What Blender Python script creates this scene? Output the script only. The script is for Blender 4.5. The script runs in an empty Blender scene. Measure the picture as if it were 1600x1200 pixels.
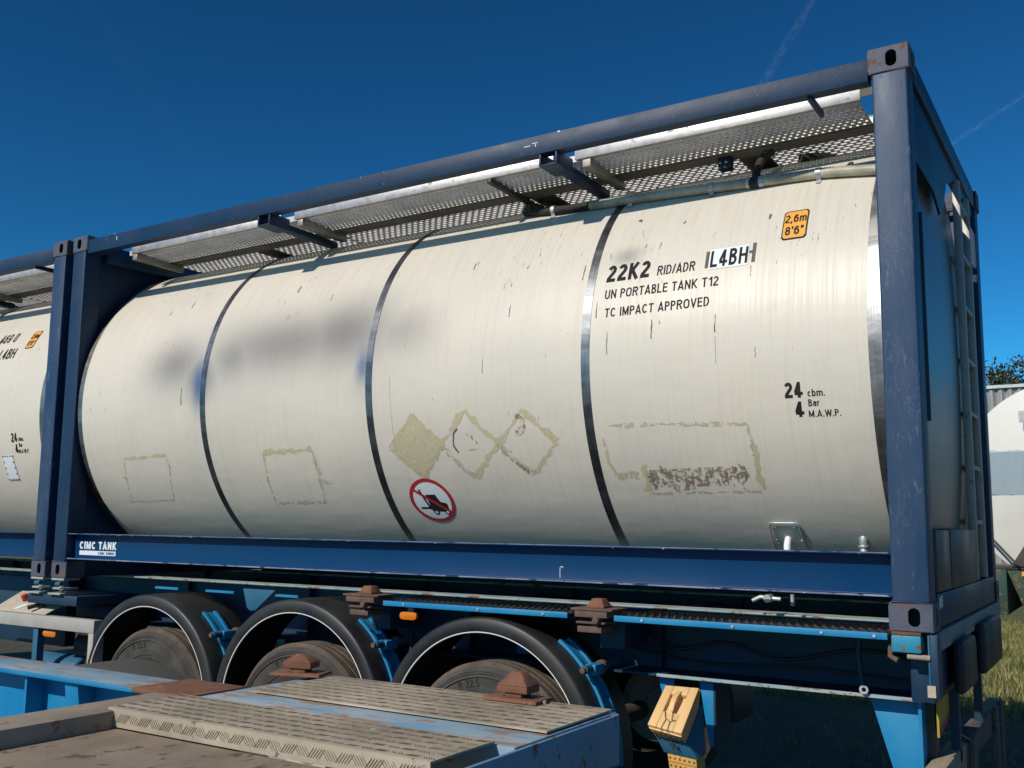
import bpy, bmesh, math, random
from mathutils import Vector, Matrix
R_ = math.radians
C = bpy.context.scene.collection
Z0 = 1.33            # height of the container floor line above the ground; shapes below use z measured from it
# ---------------------------------------------------------------- camera
yaw, pitch, roll = -0.57187, 0.12909, 0.01245
fw = Vector((math.sin(yaw)*math.cos(pitch), math.cos(yaw)*math.cos(pitch), math.sin(pitch)))
r0 = Vector((math.cos(yaw), -math.sin(yaw), 0)); u0 = r0.cross(fw)
rt = math.cos(roll)*r0 + math.sin(roll)*u0; up = -math.sin(roll)*r0 + math.cos(roll)*u0
cd = bpy.data.cameras.new('camera'); cam = bpy.data.objects.new('camera', cd); C.objects.link(cam)
cam.matrix_world = Matrix(((rt.x, up.x, -fw.x, 6.763), (rt.y, up.y, -fw.y, -4.5108), (rt.z, up.z, -fw.z, .4172+Z0), (0, 0, 0, 1)))
cd.sensor_width = 36; cd.lens = 36*1545.2/1600
cd.shift_x = (800-766.01)/1600; cd.shift_y = (621.27-600)/1600
cd.clip_start = .05; cd.clip_end = 20000
bpy.context.scene.camera = cam
# ---------------------------------------------------------------- sky and sun
S = Vector((-.24, -.765, .60)).normalized()
sun_el = math.asin(S.z); sun_az = math.atan2(S.x, S.y)
w = bpy.data.worlds.new('World'); bpy.context.scene.world = w; w.use_nodes = True
nt = w.node_tree; bg = nt.nodes['Background']
sk = nt.nodes.new('ShaderNodeTexSky'); sk.sky_type = 'NISHITA'; sk.sun_disc = False
sk.sun_elevation = sun_el; sk.sun_rotation = sun_az
sk.altitude = 1500; sk.air_density = 1.0; sk.dust_density = .05; sk.ozone_density = 5.0
gm = nt.nodes.new('ShaderNodeGamma'); gm.inputs[1].default_value = 1.55
tn = nt.nodes.new('ShaderNodeMix'); tn.data_type = 'RGBA'; tn.blend_type = 'MULTIPLY'; tn.inputs[0].default_value = 1; tn.inputs[7].default_value = (.3, 1.03, 1, 1)
nt.links.new(sk.outputs[0], gm.inputs[0]); nt.links.new(gm.outputs[0], tn.inputs[6]); nt.links.new(tn.outputs[2], bg.inputs[0])
bg.inputs[1].default_value = .036
sd = bpy.data.lights.new('sun', 'SUN'); so = bpy.data.objects.new('sun', sd); C.objects.link(so)
sd.energy = 4.0; sd.angle = R_(.5); sd.color = (1, .93, .82)
so.rotation_euler = S.to_track_quat('Z', 'Y').to_euler(); so.location = (0, -30, 30)
vs = bpy.context.scene.view_settings
vs.view_transform = 'Standard'; vs.look = 'None'; vs.exposure = 0; vs.gamma = 1

# ---------------------------------------------------------------- material helpers
MATS = {}
class NT:
    def __init__(s, name):
        s.m = bpy.data.materials.new(name); s.m.use_nodes = True; s.t = s.m.node_tree
        s.b = s.t.nodes['Principled BSDF']; s.tc = s.t.nodes.new('ShaderNodeTexCoord'); MATS[name] = s.m
    def L(s, a, b): s.t.links.new(a, b)
    def map(s, src='Object', scale=(1, 1, 1), loc=(0, 0, 0)):
        n = s.t.nodes.new('ShaderNodeMapping'); n.inputs['Scale'].default_value = scale; n.inputs['Location'].default_value = loc
        s.L(s.tc.outputs[src], n.inputs[0]); return n.outputs[0]
    def noise(s, vec, scale=5, detail=4, rough=.55, dist=0):
        n = s.t.nodes.new('ShaderNodeTexNoise'); n.inputs['Scale'].default_value = scale
        n.inputs['Detail'].default_value = detail; n.inputs['Roughness'].default_value = rough; n.inputs['Distortion'].default_value = dist
        s.L(vec, n.inputs['Vector']); return n.outputs[0]
    def ramp(s, f, a, b, va=0., vb=1.):
        n = s.t.nodes.new('ShaderNodeMapRange'); n.clamp = True
        for i, v in zip((1, 2, 3, 4), (a, b, va, vb)): n.inputs[i].default_value = v
        s.L(f, n.inputs[0]); return n.outputs[0]
    def math(s, op, a, b=None, c=None):
        n = s.t.nodes.new('ShaderNodeMath'); n.operation = op
        for i, v in enumerate((a, b, c)):
            if v is None: continue
            if isinstance(v, (int, float)): n.inputs[i].default_value = v
            else: s.L(v, n.inputs[i])
        return n.outputs[0]
    def mix(s, f, a, b):
        n = s.t.nodes.new('ShaderNodeMix'); n.data_type = 'RGBA'
        for k, v in ((0, f), (6, a), (7, b)):
            if isinstance(v, (int, float)): n.inputs[k].default_value = v
            elif isinstance(v, tuple): n.inputs[k].default_value = (*v, 1)
            else: s.L(v, n.inputs[k])
        return n.outputs[2]
    def bump(s, h, strength=.2, dist=.01):
        n = s.t.nodes.new('ShaderNodeBump'); n.inputs['Strength'].default_value = strength; n.inputs['Distance'].default_value = dist
        s.L(h, n.inputs['Height']); s.L(n.outputs[0], s.b.inputs['Normal'])
    def setc(s, c):
        if isinstance(c, tuple): s.b.inputs['Base Color'].default_value = (*c, 1)
        else: s.L(c, s.b.inputs['Base Color'])
    def rough(s, r):
        if isinstance(r, (int, float)): s.b.inputs['Roughness'].default_value = r
        else: s.L(r, s.b.inputs['Roughness'])

def paint(name, col, fade, chips=(.16, .08, .05), chip=.62, rough=.4, fscale=3, cscale=18, metal=0, bump=.15, scratch=.0, stretch=(1, 1, 1), spec=.5):
    """weathered painted metal: faded patches, rusty chips, pale scratches"""
    t = NT(name); o = t.map(scale=stretch)
    f = t.ramp(t.noise(o, fscale, 6, .6), .35, .7)
    c = t.mix(f, col, fade)
    n2 = t.noise(o, cscale, 8, .7, .3)
    k = t.ramp(n2, chip, chip+.035)
    c = t.mix(k, c, chips)
    if scratch:
        o2 = t.map(scale=(14, 14, 2.2)); n3 = t.noise(o2, 3, 5, .75, 1.2)
        d = t.math('ABSOLUTE', t.math('SUBTRACT', n3, .5))
        g = t.ramp(t.noise(t.map(), 2.3, 3), .45, .6)
        sc = t.math('MULTIPLY', t.ramp(d, .0, .006, 1, 0), g)
        c = t.mix(t.math('MULTIPLY', sc, scratch), c, (.35, .4, .5))
    t.setc(c); t.b.inputs['Metallic'].default_value = metal
    t.b.inputs['Specular IOR Level'].default_value = spec
    t.rough(t.ramp(t.math('ADD', t.math('MULTIPLY', f, .5), k), 0, 1.2, rough, min(1, rough+.35)))
    if bump: t.bump(t.math('ADD', t.math('MULTIPLY', k, -.4), t.noise(o, 40, 3)), bump, .004)
    return t.m

paint('navy paint', (.005, .027, .07), (.012, .036, .082), chips=(.06, .06, .08), chip=.72, rough=.42, spec=.3, scratch=.25, fscale=2)
paint('navy paint worn', (.014, .045, .105), (.034, .062, .12), chips=(.09, .12, .17), chip=.6, rough=.45, scratch=.6, fscale=5, stretch=(1.6, 1.6, .35), cscale=16, spec=.3)
paint('casting paint', (.05, .065, .11), (.09, .09, .115), chips=(.17, .07, .035), chip=.56, rough=.6, scratch=.7, fscale=9, cscale=14)
paint('navy rail paint', (.001, .036, .115), (.002, .04, .12), spec=.25, chips=(.2, .25, .35), chip=.79, rough=.33, fscale=1.2, cscale=30, bump=.05)
paint('chassis blue', (.002, .19, .42), (.02, .23, .43), chips=(.12, .07, .04), chip=.66, rough=.42, fscale=4)
paint('chassis dark blue', (.003, .03, .07), (.006, .034, .07), chips=(.05, .04, .04), chip=.68, rough=.5, fscale=3)
paint('teal lock paint', (.01, .22, .36), (.03, .26, .36), chips=(.17, .08, .04), chip=.55, rough=.55, fscale=9, cscale=20)
paint('weathered beam top', (.15, .29, .41), (.34, .38, .38), chips=(.27, .18, .13), chip=.53, rough=.55, fscale=8, cscale=9, stretch=(.5, 1.5, 1))
paint('weathered flange', (.25, .38, .42), (.4, .42, .38), chips=(.22, .11, .06), chip=.54, rough=.6, fscale=9, cscale=12, stretch=(.6, 2, 2))
paint('rear frame blue', (.07, .2, .34), (.14, .26, .36), chips=(.13, .07, .05), chip=.6, rough=.5, fscale=5, cscale=22, stretch=(1, 1, .45))
paint('rust', (.2, .085, .045), (.12, .05, .03), chips=(.3, .16, .09), chip=.6, rough=.85, fscale=14, bump=.5)
paint('dark rust', (.1, .055, .04), (.15, .1, .075), chips=(.2, .09, .05), chip=.58, rough=.8, fscale=14, bump=.5)
paint('brown deck', (.24, .185, .135), (.34, .27, .2), chips=(.12, .08, .055), chip=.58, rough=.75, fscale=7, cscale=16, stretch=(1, .6, 1), bump=.5)
paint('brown beam', (.26, .21, .16), (.36, .3, .235), chips=(.26, .12, .07), chip=.6, rough=.65, fscale=5, bump=.3)
paint('chequer aluminium', (.235, .19, .135), (.5, .43, .325), chips=(.14, .1, .07), chip=.62, rough=.5, fscale=2.6, cscale=14, metal=0, bump=.25)
paint('dark tread bars', (.09, .068, .045), (.26, .21, .15), chips=(.5, .45, .36), chip=.6, rough=.6, fscale=6, cscale=20, bump=0)  # bars in a darker tone than the plate, with pale flecks
paint('galvanised', (.42, .43, .44), (.54, .55, .55), chips=(.4, .4, .4), chip=.6, rough=.42, fscale=18, metal=.55, bump=.08)
paint('dull galvanised', (.3, .29, .27), (.42, .4, .36), chips=(.2, .18, .15), chip=.62, rough=.5, fscale=12, metal=.45, bump=.1)
paint('dark steel', (.055, .055, .05), (.09, .085, .075), chips=(.03, .03, .03), chip=.62, rough=.55, fscale=9, metal=.2)
paint('walkway steel', (.19, .185, .165), (.27, .26, .235), chips=(.3, .28, .25), chip=.66, rough=.5, fscale=7, metal=.1)
paint('rubber', (.018, .018, .018), (.05, .046, .04), chips=(.09, .08, .065), chip=.66, rough=.75, fscale=8, bump=.3, spec=.3)
paint('dusty rubber', (.05, .048, .045), (.085, .08, .072), chips=(.12, .1, .08), chip=.66, rough=.8, fscale=8, bump=.2, spec=.2)
paint('tread rubber', (.085, .068, .052), (.14, .115, .09), chips=(.04, .035, .03), chip=.6, rough=.95, fscale=10, cscale=40, bump=.8, spec=.2)
paint('fender plastic', (.012, .012, .013), (.03, .029, .028), chips=(.06, .055, .05), chip=.7, rough=.42, fscale=3, bump=.05)
paint('dusty plastic', (.06, .058, .052), (.09, .085, .075), chips=(.12, .11, .09), chip=.66, rough=.6, fscale=4)
paint('black plastic', (.01, .01, .01), (.02, .02, .02), chips=(.04, .04, .04), chip=.7, rough=.5)
paint('white trim', (.8, .8, .8), (.7, .7, .69), chips=(.4, .38, .35), chip=.74, rough=.5)
paint('cream lacquer', (.62, .57, .45), (.6, .54, .42), rough=.4, chip=.72)
paint('pale panel', (.34, .34, .31), (.42, .41, .37), chips=(.2, .15, .1), chip=.66, rough=.55, fscale=6)
paint('control board', (.42, .36, .27), (.5, .44, .35), chips=(.2, .14, .09), chip=.62, rough=.6, fscale=9)
paint('yellow plastic', (.72, .46, .19), (.66, .42, .19), chips=(.3, .2, .1), chip=.7, rough=.5, fscale=5)
paint('deep yellow plastic', (.62, .33, .05), (.5, .27, .06), chips=(.2, .12, .05), chip=.66, rough=.5, fscale=8)
paint('holder blue', (.015, .1, .19), (.03, .13, .21), chips=(.1, .07, .05), chip=.66, rough=.5)
paint('grey cabinet', (.04, .037, .035), (.06, .056, .052), chips=(.2, .2, .2), chip=.7, rough=.45, fscale=4)
paint('grey beam', (.16, .18, .19), (.24, .25, .25), chips=(.12, .08, .06), chip=.62, rough=.6, fscale=6)
paint('weathered timber', (.26, .21, .15), (.4, .33, .24), chips=(.12, .1, .08), chip=.6, rough=.8, fscale=5, stretch=(5, .6, 5))
paint('darkened bar', (.06, .055, .05), (.14, .12, .1), chips=(.25, .22, .17), chip=.62, rough=.75, fscale=6, stretch=(5, .8, 5))
paint('green chassis', (.012, .05, .038), (.025, .065, .045), chips=(.25, .12, .05), chip=.57, rough=.6, fscale=3)
paint('white tank far', (.62, .61, .56), (.68, .67, .62), chips=(.5, .5, .45), chip=.75, rough=.45)
paint('blue grey band', (.24, .32, .37), (.28, .35, .39), chips=(.4, .42, .42), chip=.75, rough=.5, stretch=(8, 1, 1))
paint('grey cladding', (.24, .24, .25), (.34, .33, .32), chips=(.5, .5, .48), chip=.57, rough=.45, fscale=6, stretch=(7, 7, .7), cscale=5)
paint('letters black', (.012, .013, .014), (.025, .025, .025), chips=(.25, .23, .19), chip=.74, rough=.7, bump=0, spec=.2)
paint('decal white', (.72, .76, .78), (.66, .7, .72), chips=(.5, .5, .5), chip=.75, rough=.45, bump=0)
paint('decal red', (.46, .02, .03), (.4, .03, .035), chips=(.5, .2, .2), chip=.78, rough=.4, bump=0)
paint('decal orange', (.8, .36, .04), (.75, .34, .05), chips=(.5, .3, .1), chip=.76, rough=.45, bump=0)
paint('decal yellow', (.42, .3, .03), (.36, .26, .03), chips=(.2, .15, .05), chip=.7, rough=.5, bump=0)
paint('tyre letters', (.012, .012, .012), (.02, .02, .02), chips=(.05, .05, .05), chip=.7, rough=.7, bump=0)

def lamp_mat(name, col):
    t = NT(name); t.setc(col); t.rough(.15); t.b.inputs['Transmission Weight'].default_value = .15
lamp_mat('amber lens', (.75, .2, .015))

def hose_mat():
    t = NT('ribbed hose plastic'); c = t.mix(t.ramp(t.noise(t.map(), 9, 5), .4, .65), (.5, .46, .36), (.3, .28, .22))
    t.setc(c); t.rough(.45)
hose_mat()

def tread_mat():
    t = NT('perforated aluminium'); c = t.mix(t.ramp(t.noise(t.map(), 6, 5), .35, .7), (.55, .54, .51), (.74, .73, .7))
    t.setc(c); t.rough(.4); t.b.inputs['Metallic'].default_value = .15
tread_mat()

def steel_mat(name='polished steel band', col=(.5, .5, .5), rough=.2):
    t = NT(name); uv = t.map('UV', (1, 1, 1))
    n = t.noise(t.map('UV', (30, .8, 1)), 4, 5, .6)
    n2 = t.noise(t.map('UV', (2, 6, 1)), 1.5, 4, .6, .6)
    t.setc(t.mix(t.ramp(n2, .4, .6), tuple(c*.55 for c in col), col)); t.b.inputs['Metallic'].default_value = 1
    t.rough(t.ramp(n, .3, .7, rough, rough+.2)); t.bump(n2, .12, .01)
steel_mat(col=(.3, .3, .3), rough=.38); steel_mat('strap steel', (.2, .21, .23), .3)

def shell_mat():
    t = NT('cream tank cladding')
    uv = t.map('UV')
    sep = t.t.nodes.new('ShaderNodeSeparateXYZ'); t.L(t.tc.outputs['UV'], sep.inputs[0]); X, Y = sep.outputs[0], sep.outputs[1]
    big = t.ramp(t.noise(uv, .9, 4), .35, .65)
    c = t.mix(big, (.68, .61, .515), (.62, .57, .49))
    # fine run-off streaks along the girth
    st = t.noise(t.map('UV', (70, .9, 1)), 1, 6, .65)
    st2 = t.noise(t.map('UV', (26, 2.2, 1)), 1, 5, .6)
    k = t.math('MULTIPLY', t.ramp(st, .5, .78), .32)
    c = t.mix(k, c, (.43, .39, .3))
    c = t.mix(t.math('MULTIPLY', t.ramp(st2, .52, .72), .22), c, (.5, .44, .3))
    # upper part: warmer grime washed down from the walkway
    up = t.ramp(Y, .35, 1.15)
    g = t.math('MULTIPLY', up, t.ramp(t.noise(t.map('UV', (40, 2.0, 1), (3, 0, 0)), 1, 6, .7), .46, .7))
    c = t.mix(t.math('MULTIPLY', g, .5), c, (.45, .36, .25))
    # black chips and drips
    f1 = t.noise(t.map('UV', (62, 9, 1)), 1, 4, .7)
    reg = t.ramp(t.noise(t.map('UV', (1, 1.4, 1), (5, 2, 0)), 1.6, 3), .42, .66, .075, -.01)
    th = t.math('ADD', t.math('MULTIPLY', t.ramp(Y, -.9, 1.0, .06, 0), 1), .622)
    th = t.math('ADD', th, reg)
    fl = t.ramp(t.math('SUBTRACT', f1, th), 0, .012)
    c = t.mix(t.math('MULTIPLY', fl, .85), c, (.05, .045, .035))
    f2 = t.noise(t.map('UV', (24, 17, 1), (9, 4, 0)), 1, 5, .75)
    c = t.mix(t.math('MULTIPLY', t.ramp(f2, .745, .755), .8), c, (.07, .06, .05))
    # grey-blue smudge made up in place of a blurred-out logo
    def blob(cx, cy, rx, ry):
        a = t.math('DIVIDE', t.math('SUBTRACT', X, cx), rx); b = t.math('DIVIDE', t.math('SUBTRACT', Y, cy), ry)
        d = t.math('ADD', t.math('MULTIPLY', a, a), t.math('MULTIPLY', b, b))
        return t.math('EXPONENT', t.math('MULTIPLY', d, -1.0))
    tot = None
    for cx, cy, rx, ry, wt in [(1.24, .22, .3, .2, .66), (1.5, .12, .22, .17, .64), (1.8, .24, .26, .2, .62), (2.3, .29, .8, .22, .7), (2.75, .31, .44, .24, .78), (3.2, .28, .28, .17, .5), (4.62, .57, .08, .06, .5), (2.93, .1, .1, .18, .4)]:
        v = t.math('MULTIPLY', blob(cx, cy, rx, ry), wt); tot = v if tot is None else t.math('MAXIMUM', tot, v)
    c = t.mix(tot, c, (.1, .1, .11))
    tb = t.math('MAXIMUM', t.math('MULTIPLY', blob(1.5, .05, .06, .16), .85), t.math('MULTIPLY', blob(2.94, .08, .05, .1), .7))
    c = t.mix(tb, c, (.04, .1, .26))
    t.setc(c); t.rough(t.ramp(st, .3, .8, .36, .55)); t.b.inputs['Specular IOR Level'].default_value = .35
    h = t.math('ADD', t.math('MULTIPLY', t.noise(t.map('UV', (1, 2.4, 1)), 2.2, 2), 1), t.math('MULTIPLY', st, .05))
    t.bump(h, .13, .03)
shell_mat()

def head_mat():
    t = NT('tank head cladding'); c = t.mix(t.ramp(t.noise(t.map(), 2, 4), .35, .65), (.085, .074, .062), (.115, .103, .088))
    k = t.ramp(t.noise(t.map(scale=(1, 60, 9)), 1, 4, .7), .66, .68); o = t.t.nodes.new('ShaderNodeSeparateXYZ'); t.L(t.tc.outputs['Object'], o.inputs[0])
    m = t.math('MULTIPLY', t.ramp(o.outputs[1], 1.2, 1.5), t.math('MULTIPLY', t.ramp(o.outputs[2], 1.05, 1.3), t.ramp(o.outputs[2], 1.75, 1.6)))
    c = t.mix(t.math('MULTIPLY', k, m), c, (.01, .01, .01))
    t.setc(c); t.rough(.35)
head_mat()

def residue(name, col, thr=.5, sc=22, dark=(.2, .14, .07)):
    t = NT(name); o = t.map('UV', (1, 1, 1))
    n = t.noise(o, sc, 8, .75, .4); n2 = t.noise(t.map('UV', (70, 9, 1)), 1, 5, .7)
    t.setc(t.mix(t.ramp(n2, .55, .8), col, dark)); t.rough(.7)
    a = t.ramp(t.math('ADD', n, t.math('MULTIPLY', n2, .35)), thr+.12, thr+.2, 0, .85); t.L(a, t.b.inputs['Alpha'])
residue('yellowed glue', (.57, .5, .32), .45, dark=(.4, .32, .17)); residue('faint glue', (.52, .47, .34), .52, dark=(.36, .31, .2)); residue('brown glue flakes', (.3, .22, .155), .535, 30, (.15, .08, .045))
residue('grey label remains', (.09, .085, .075), .34, 40)

def ground_mat():
    t = NT('yard ground'); o = t.map()
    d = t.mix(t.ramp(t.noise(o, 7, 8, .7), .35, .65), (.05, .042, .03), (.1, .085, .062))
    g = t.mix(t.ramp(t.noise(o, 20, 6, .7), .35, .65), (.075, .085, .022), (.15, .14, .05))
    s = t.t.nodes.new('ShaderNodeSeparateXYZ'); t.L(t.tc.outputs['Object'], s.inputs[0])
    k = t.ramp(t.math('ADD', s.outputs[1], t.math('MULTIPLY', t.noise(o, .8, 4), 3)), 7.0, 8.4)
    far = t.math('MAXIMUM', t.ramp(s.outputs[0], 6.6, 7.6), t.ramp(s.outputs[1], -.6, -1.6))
    d = t.mix(far, d, t.mix(t.noise(o, 6, 6, .7), (.2, .165, .12), (.33, .28, .21)))  # ground lightened for bounce beyond the trailers; shade under them kept in the colour
    t.setc(t.mix(k, d, g)); t.rough(.95); t.bump(t.noise(o, 25, 8, .7), .8, .05)
ground_mat()
def grass_mat():
    t = NT('grass blades'); c = t.mix(t.ramp(t.noise(t.map(), 3, 4), .35, .65), (.11, .14, .03), (.3, .27, .1)); t.setc(c); t.rough(.6)
    t.b.inputs['Subsurface Weight'].default_value = 0
grass_mat()
def leaf_mat(n, a, b):
    t = NT(n); t.setc(t.mix(t.ramp(t.noise(t.map(), 1.1, 3), .38, .62), a, b)); t.rough(.6)
leaf_mat('dark leaves', (.04, .045, .015), (.085, .075, .025)); leaf_mat('olive leaves', (.065, .065, .022), (.13, .1, .04)); leaf_mat('bark', (.06, .045, .03), (.1, .08, .06))
def trail_mat():
    t = NT('ice vapour'); t.setc((.9, .93, 1)); t.rough(1)
    n = t.noise(t.map('UV', (2.5, 14, 1)), 1, 2, .5); s = t.t.nodes.new('ShaderNodeSeparateXYZ'); t.L(t.tc.outputs['UV'], s.inputs[0])
    e = t.math('MULTIPLY', s.outputs[0], t.math('SUBTRACT', 1, s.outputs[0]))
    a = t.math('MULTIPLY', t.math('MULTIPLY', e, 4), t.ramp(n, .35, .75, 0, .08)); t.L(a, t.b.inputs['Alpha'])
trail_mat()

# ---------------------------------------------------------------- mesh helpers
class MB:
    def __init__(s): s.v = []; s.f = []; s.uv = None
    def add(s, vs, fs):
        n = len(s.v); s.v += [tuple(a) for a in vs]; s.f += [tuple(i+n for i in f) for f in fs]; return s
    def box(s, x0, x1, y0, y1, z0, z1):
        vs = [(x, y, z) for x in (x0, x1) for y in (y0, y1) for z in (z0, z1)]
        return s.add(vs, [(0, 1, 3, 2), (4, 6, 7, 5), (0, 4, 5, 1), (2, 3, 7, 6), (0, 2, 6, 4), (1, 5, 7, 3)])
    def prism(s, prof, axis, a, b):
        """prof: 2-D loop in the two other axes (in x,y,z order) extruded along axis"""
        def P(p, t): return {'x': (t, p[0], p[1]), 'y': (p[0], t, p[1]), 'z': (p[0], p[1], t)}[axis]
        n = len(prof); vs = [P(p, a) for p in prof]+[P(p, b) for p in prof]
        return s.add(vs, [tuple(range(n))[::-1], tuple(range(n, 2*n))]+[(i, (i+1) % n, n+(i+1) % n, n+i) for i in range(n)])
    def tube(s, path, r, n=10, closed=False, cap=True):
        path = [Vector(p) for p in path]; k = len(path); rings = []
        rr = r if isinstance(r, (list, tuple)) else [r]*k
        prev = None
        for i, p in enumerate(path):
            t = (path[(i+1) % k]-path[i-1]) if closed else (path[min(i+1, k-1)]-path[max(i-1, 0)])
            t.normalize()
            if prev is None:
                a = Vector((0, 0, 1)) if abs(t.z) < .9 else Vector((1, 0, 0)); u = t.cross(a).normalized()
            else: u = (prev-t*prev.dot(t)).normalized()
            prev = u; v = t.cross(u)
            rings.append([p+u*math.cos(2*math.pi*j/n)*rr[i]+v*math.sin(2*math.pi*j/n)*rr[i] for j in range(n)])
        vs = [q for g in rings for q in g]; fs = []
        for i in range(k if closed else k-1):
            for j in range(n):
                a, b = i*n, ((i+1) % k)*n; fs.append((a+j, a+(j+1) % n, b+(j+1) % n, b+j))
        if cap and not closed: fs += [tuple(range(n))[::-1], tuple((k-1)*n+j for j in range(n))]
        return s.add(vs, fs)
    def cyl(s, p0, p1, r, n=24): return s.tube([p0, p1], r, n)
    def revolve(s, prof, cy, cz, n=96, axis='x', a0=0, a1=360, cx=0):
        """prof: (axial, radius) polyline turned about the x axis through (cy,cz), or about y through (cx,cz)"""
        full = abs(a1-a0) >= 359.9; m = n if full else n+1; k = len(prof); vs = []
        for i in range(m):
            t = R_(a0+(a1-a0)*i/n)
            for a, r in prof:
                if axis == 'x': vs.append((a, cy-r*math.cos(t), cz+r*math.sin(t)))
                else: vs.append((cx+r*math.cos(t), a, cz+r*math.sin(t)))
        fs = []
        for i in range(n):
            a, b = i*k, ((i+1) % m)*k
            for j in range(k-1): fs.append((a+j, b+j, b+j+1, a+j+1))
        return s.add(vs, fs)

ORI = {}
def link(o, parent, kind):
    C.objects.link(o)
    if parent is not None: o.parent = parent; ORI[o.name] = ORI[parent.name]
def thing(name, label, cat, loc, group=None):
    o = bpy.data.objects.new(name, None); C.objects.link(o); o.empty_display_size = .3
    ORI[o.name] = Vector(loc); o.location = (loc[0], loc[1], loc[2]+Z0)
    o['label'] = label; o['category'] = cat
    if group: o['group'] = group
    return o
def build(mb, name, mat, parent=None, origin=(0, 0, 0), bevel=0, smooth=35, label=None, seg=2, merge=False, double=False, mat2=None, f2=0):
    org = ORI[parent.name] if parent is not None else Vector(origin)
    me = bpy.data.meshes.new(name)
    me.from_pydata([(v[0]-org.x, v[1]-org.y, v[2]-org.z) for v in mb.v], [], mb.f)
    bm = bmesh.new(); bm.from_mesh(me)
    if merge: bmesh.ops.remove_doubles(bm, verts=bm.verts, dist=1e-5)
    if not double: bmesh.ops.recalc_face_normals(bm, faces=bm.faces)
    if bevel:
        es = [e for e in bm.edges if len(e.link_faces) == 2 and e.calc_face_angle(0) > R_(40)]
        bmesh.ops.bevel(bm, geom=es, offset=bevel, segments=seg, affect='EDGES', profile=.5, clamp_overlap=True)
    bm.to_mesh(me); bm.free()
    if mb.uv is not None and not bevel and not merge:
        ul = me.uv_layers.new(name='UVMap')
        for l in me.loops: ul.data[l.index].uv = mb.uv[l.vertex_index]
    me.materials.append(MATS[mat])
    if mat2:
        me.materials.append(MATS[mat2])
        for p in me.polygons: p.material_index = 1 if p.index >= f2 else 0
    for p in me.polygons: p.use_smooth = bool(smooth)
    if smooth: me.set_sharp_from_angle(angle=R_(smooth))
    o = bpy.data.objects.new(name, me)
    C.objects.link(o)
    if parent is not None: o.parent = parent; ORI[o.name] = ORI[parent.name]
    else: ORI[o.name] = org; o.location = (org.x, org.y, org.z+Z0)
    if label: o['label'] = label
    return o
def tag(o, label=None, cat=None, group=None, kind=None):
    for k, v in (('label', label), ('category', cat), ('group', group), ('kind', kind)):
        if v: o[k] = v
    return o
def copy_tree(o, parent=None):
    c = o.copy(); C.objects.link(c); c.parent = parent; ORI[c.name] = ORI[o.name]
    for ch in list(o.children): copy_tree(ch, c)
    return c

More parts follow.
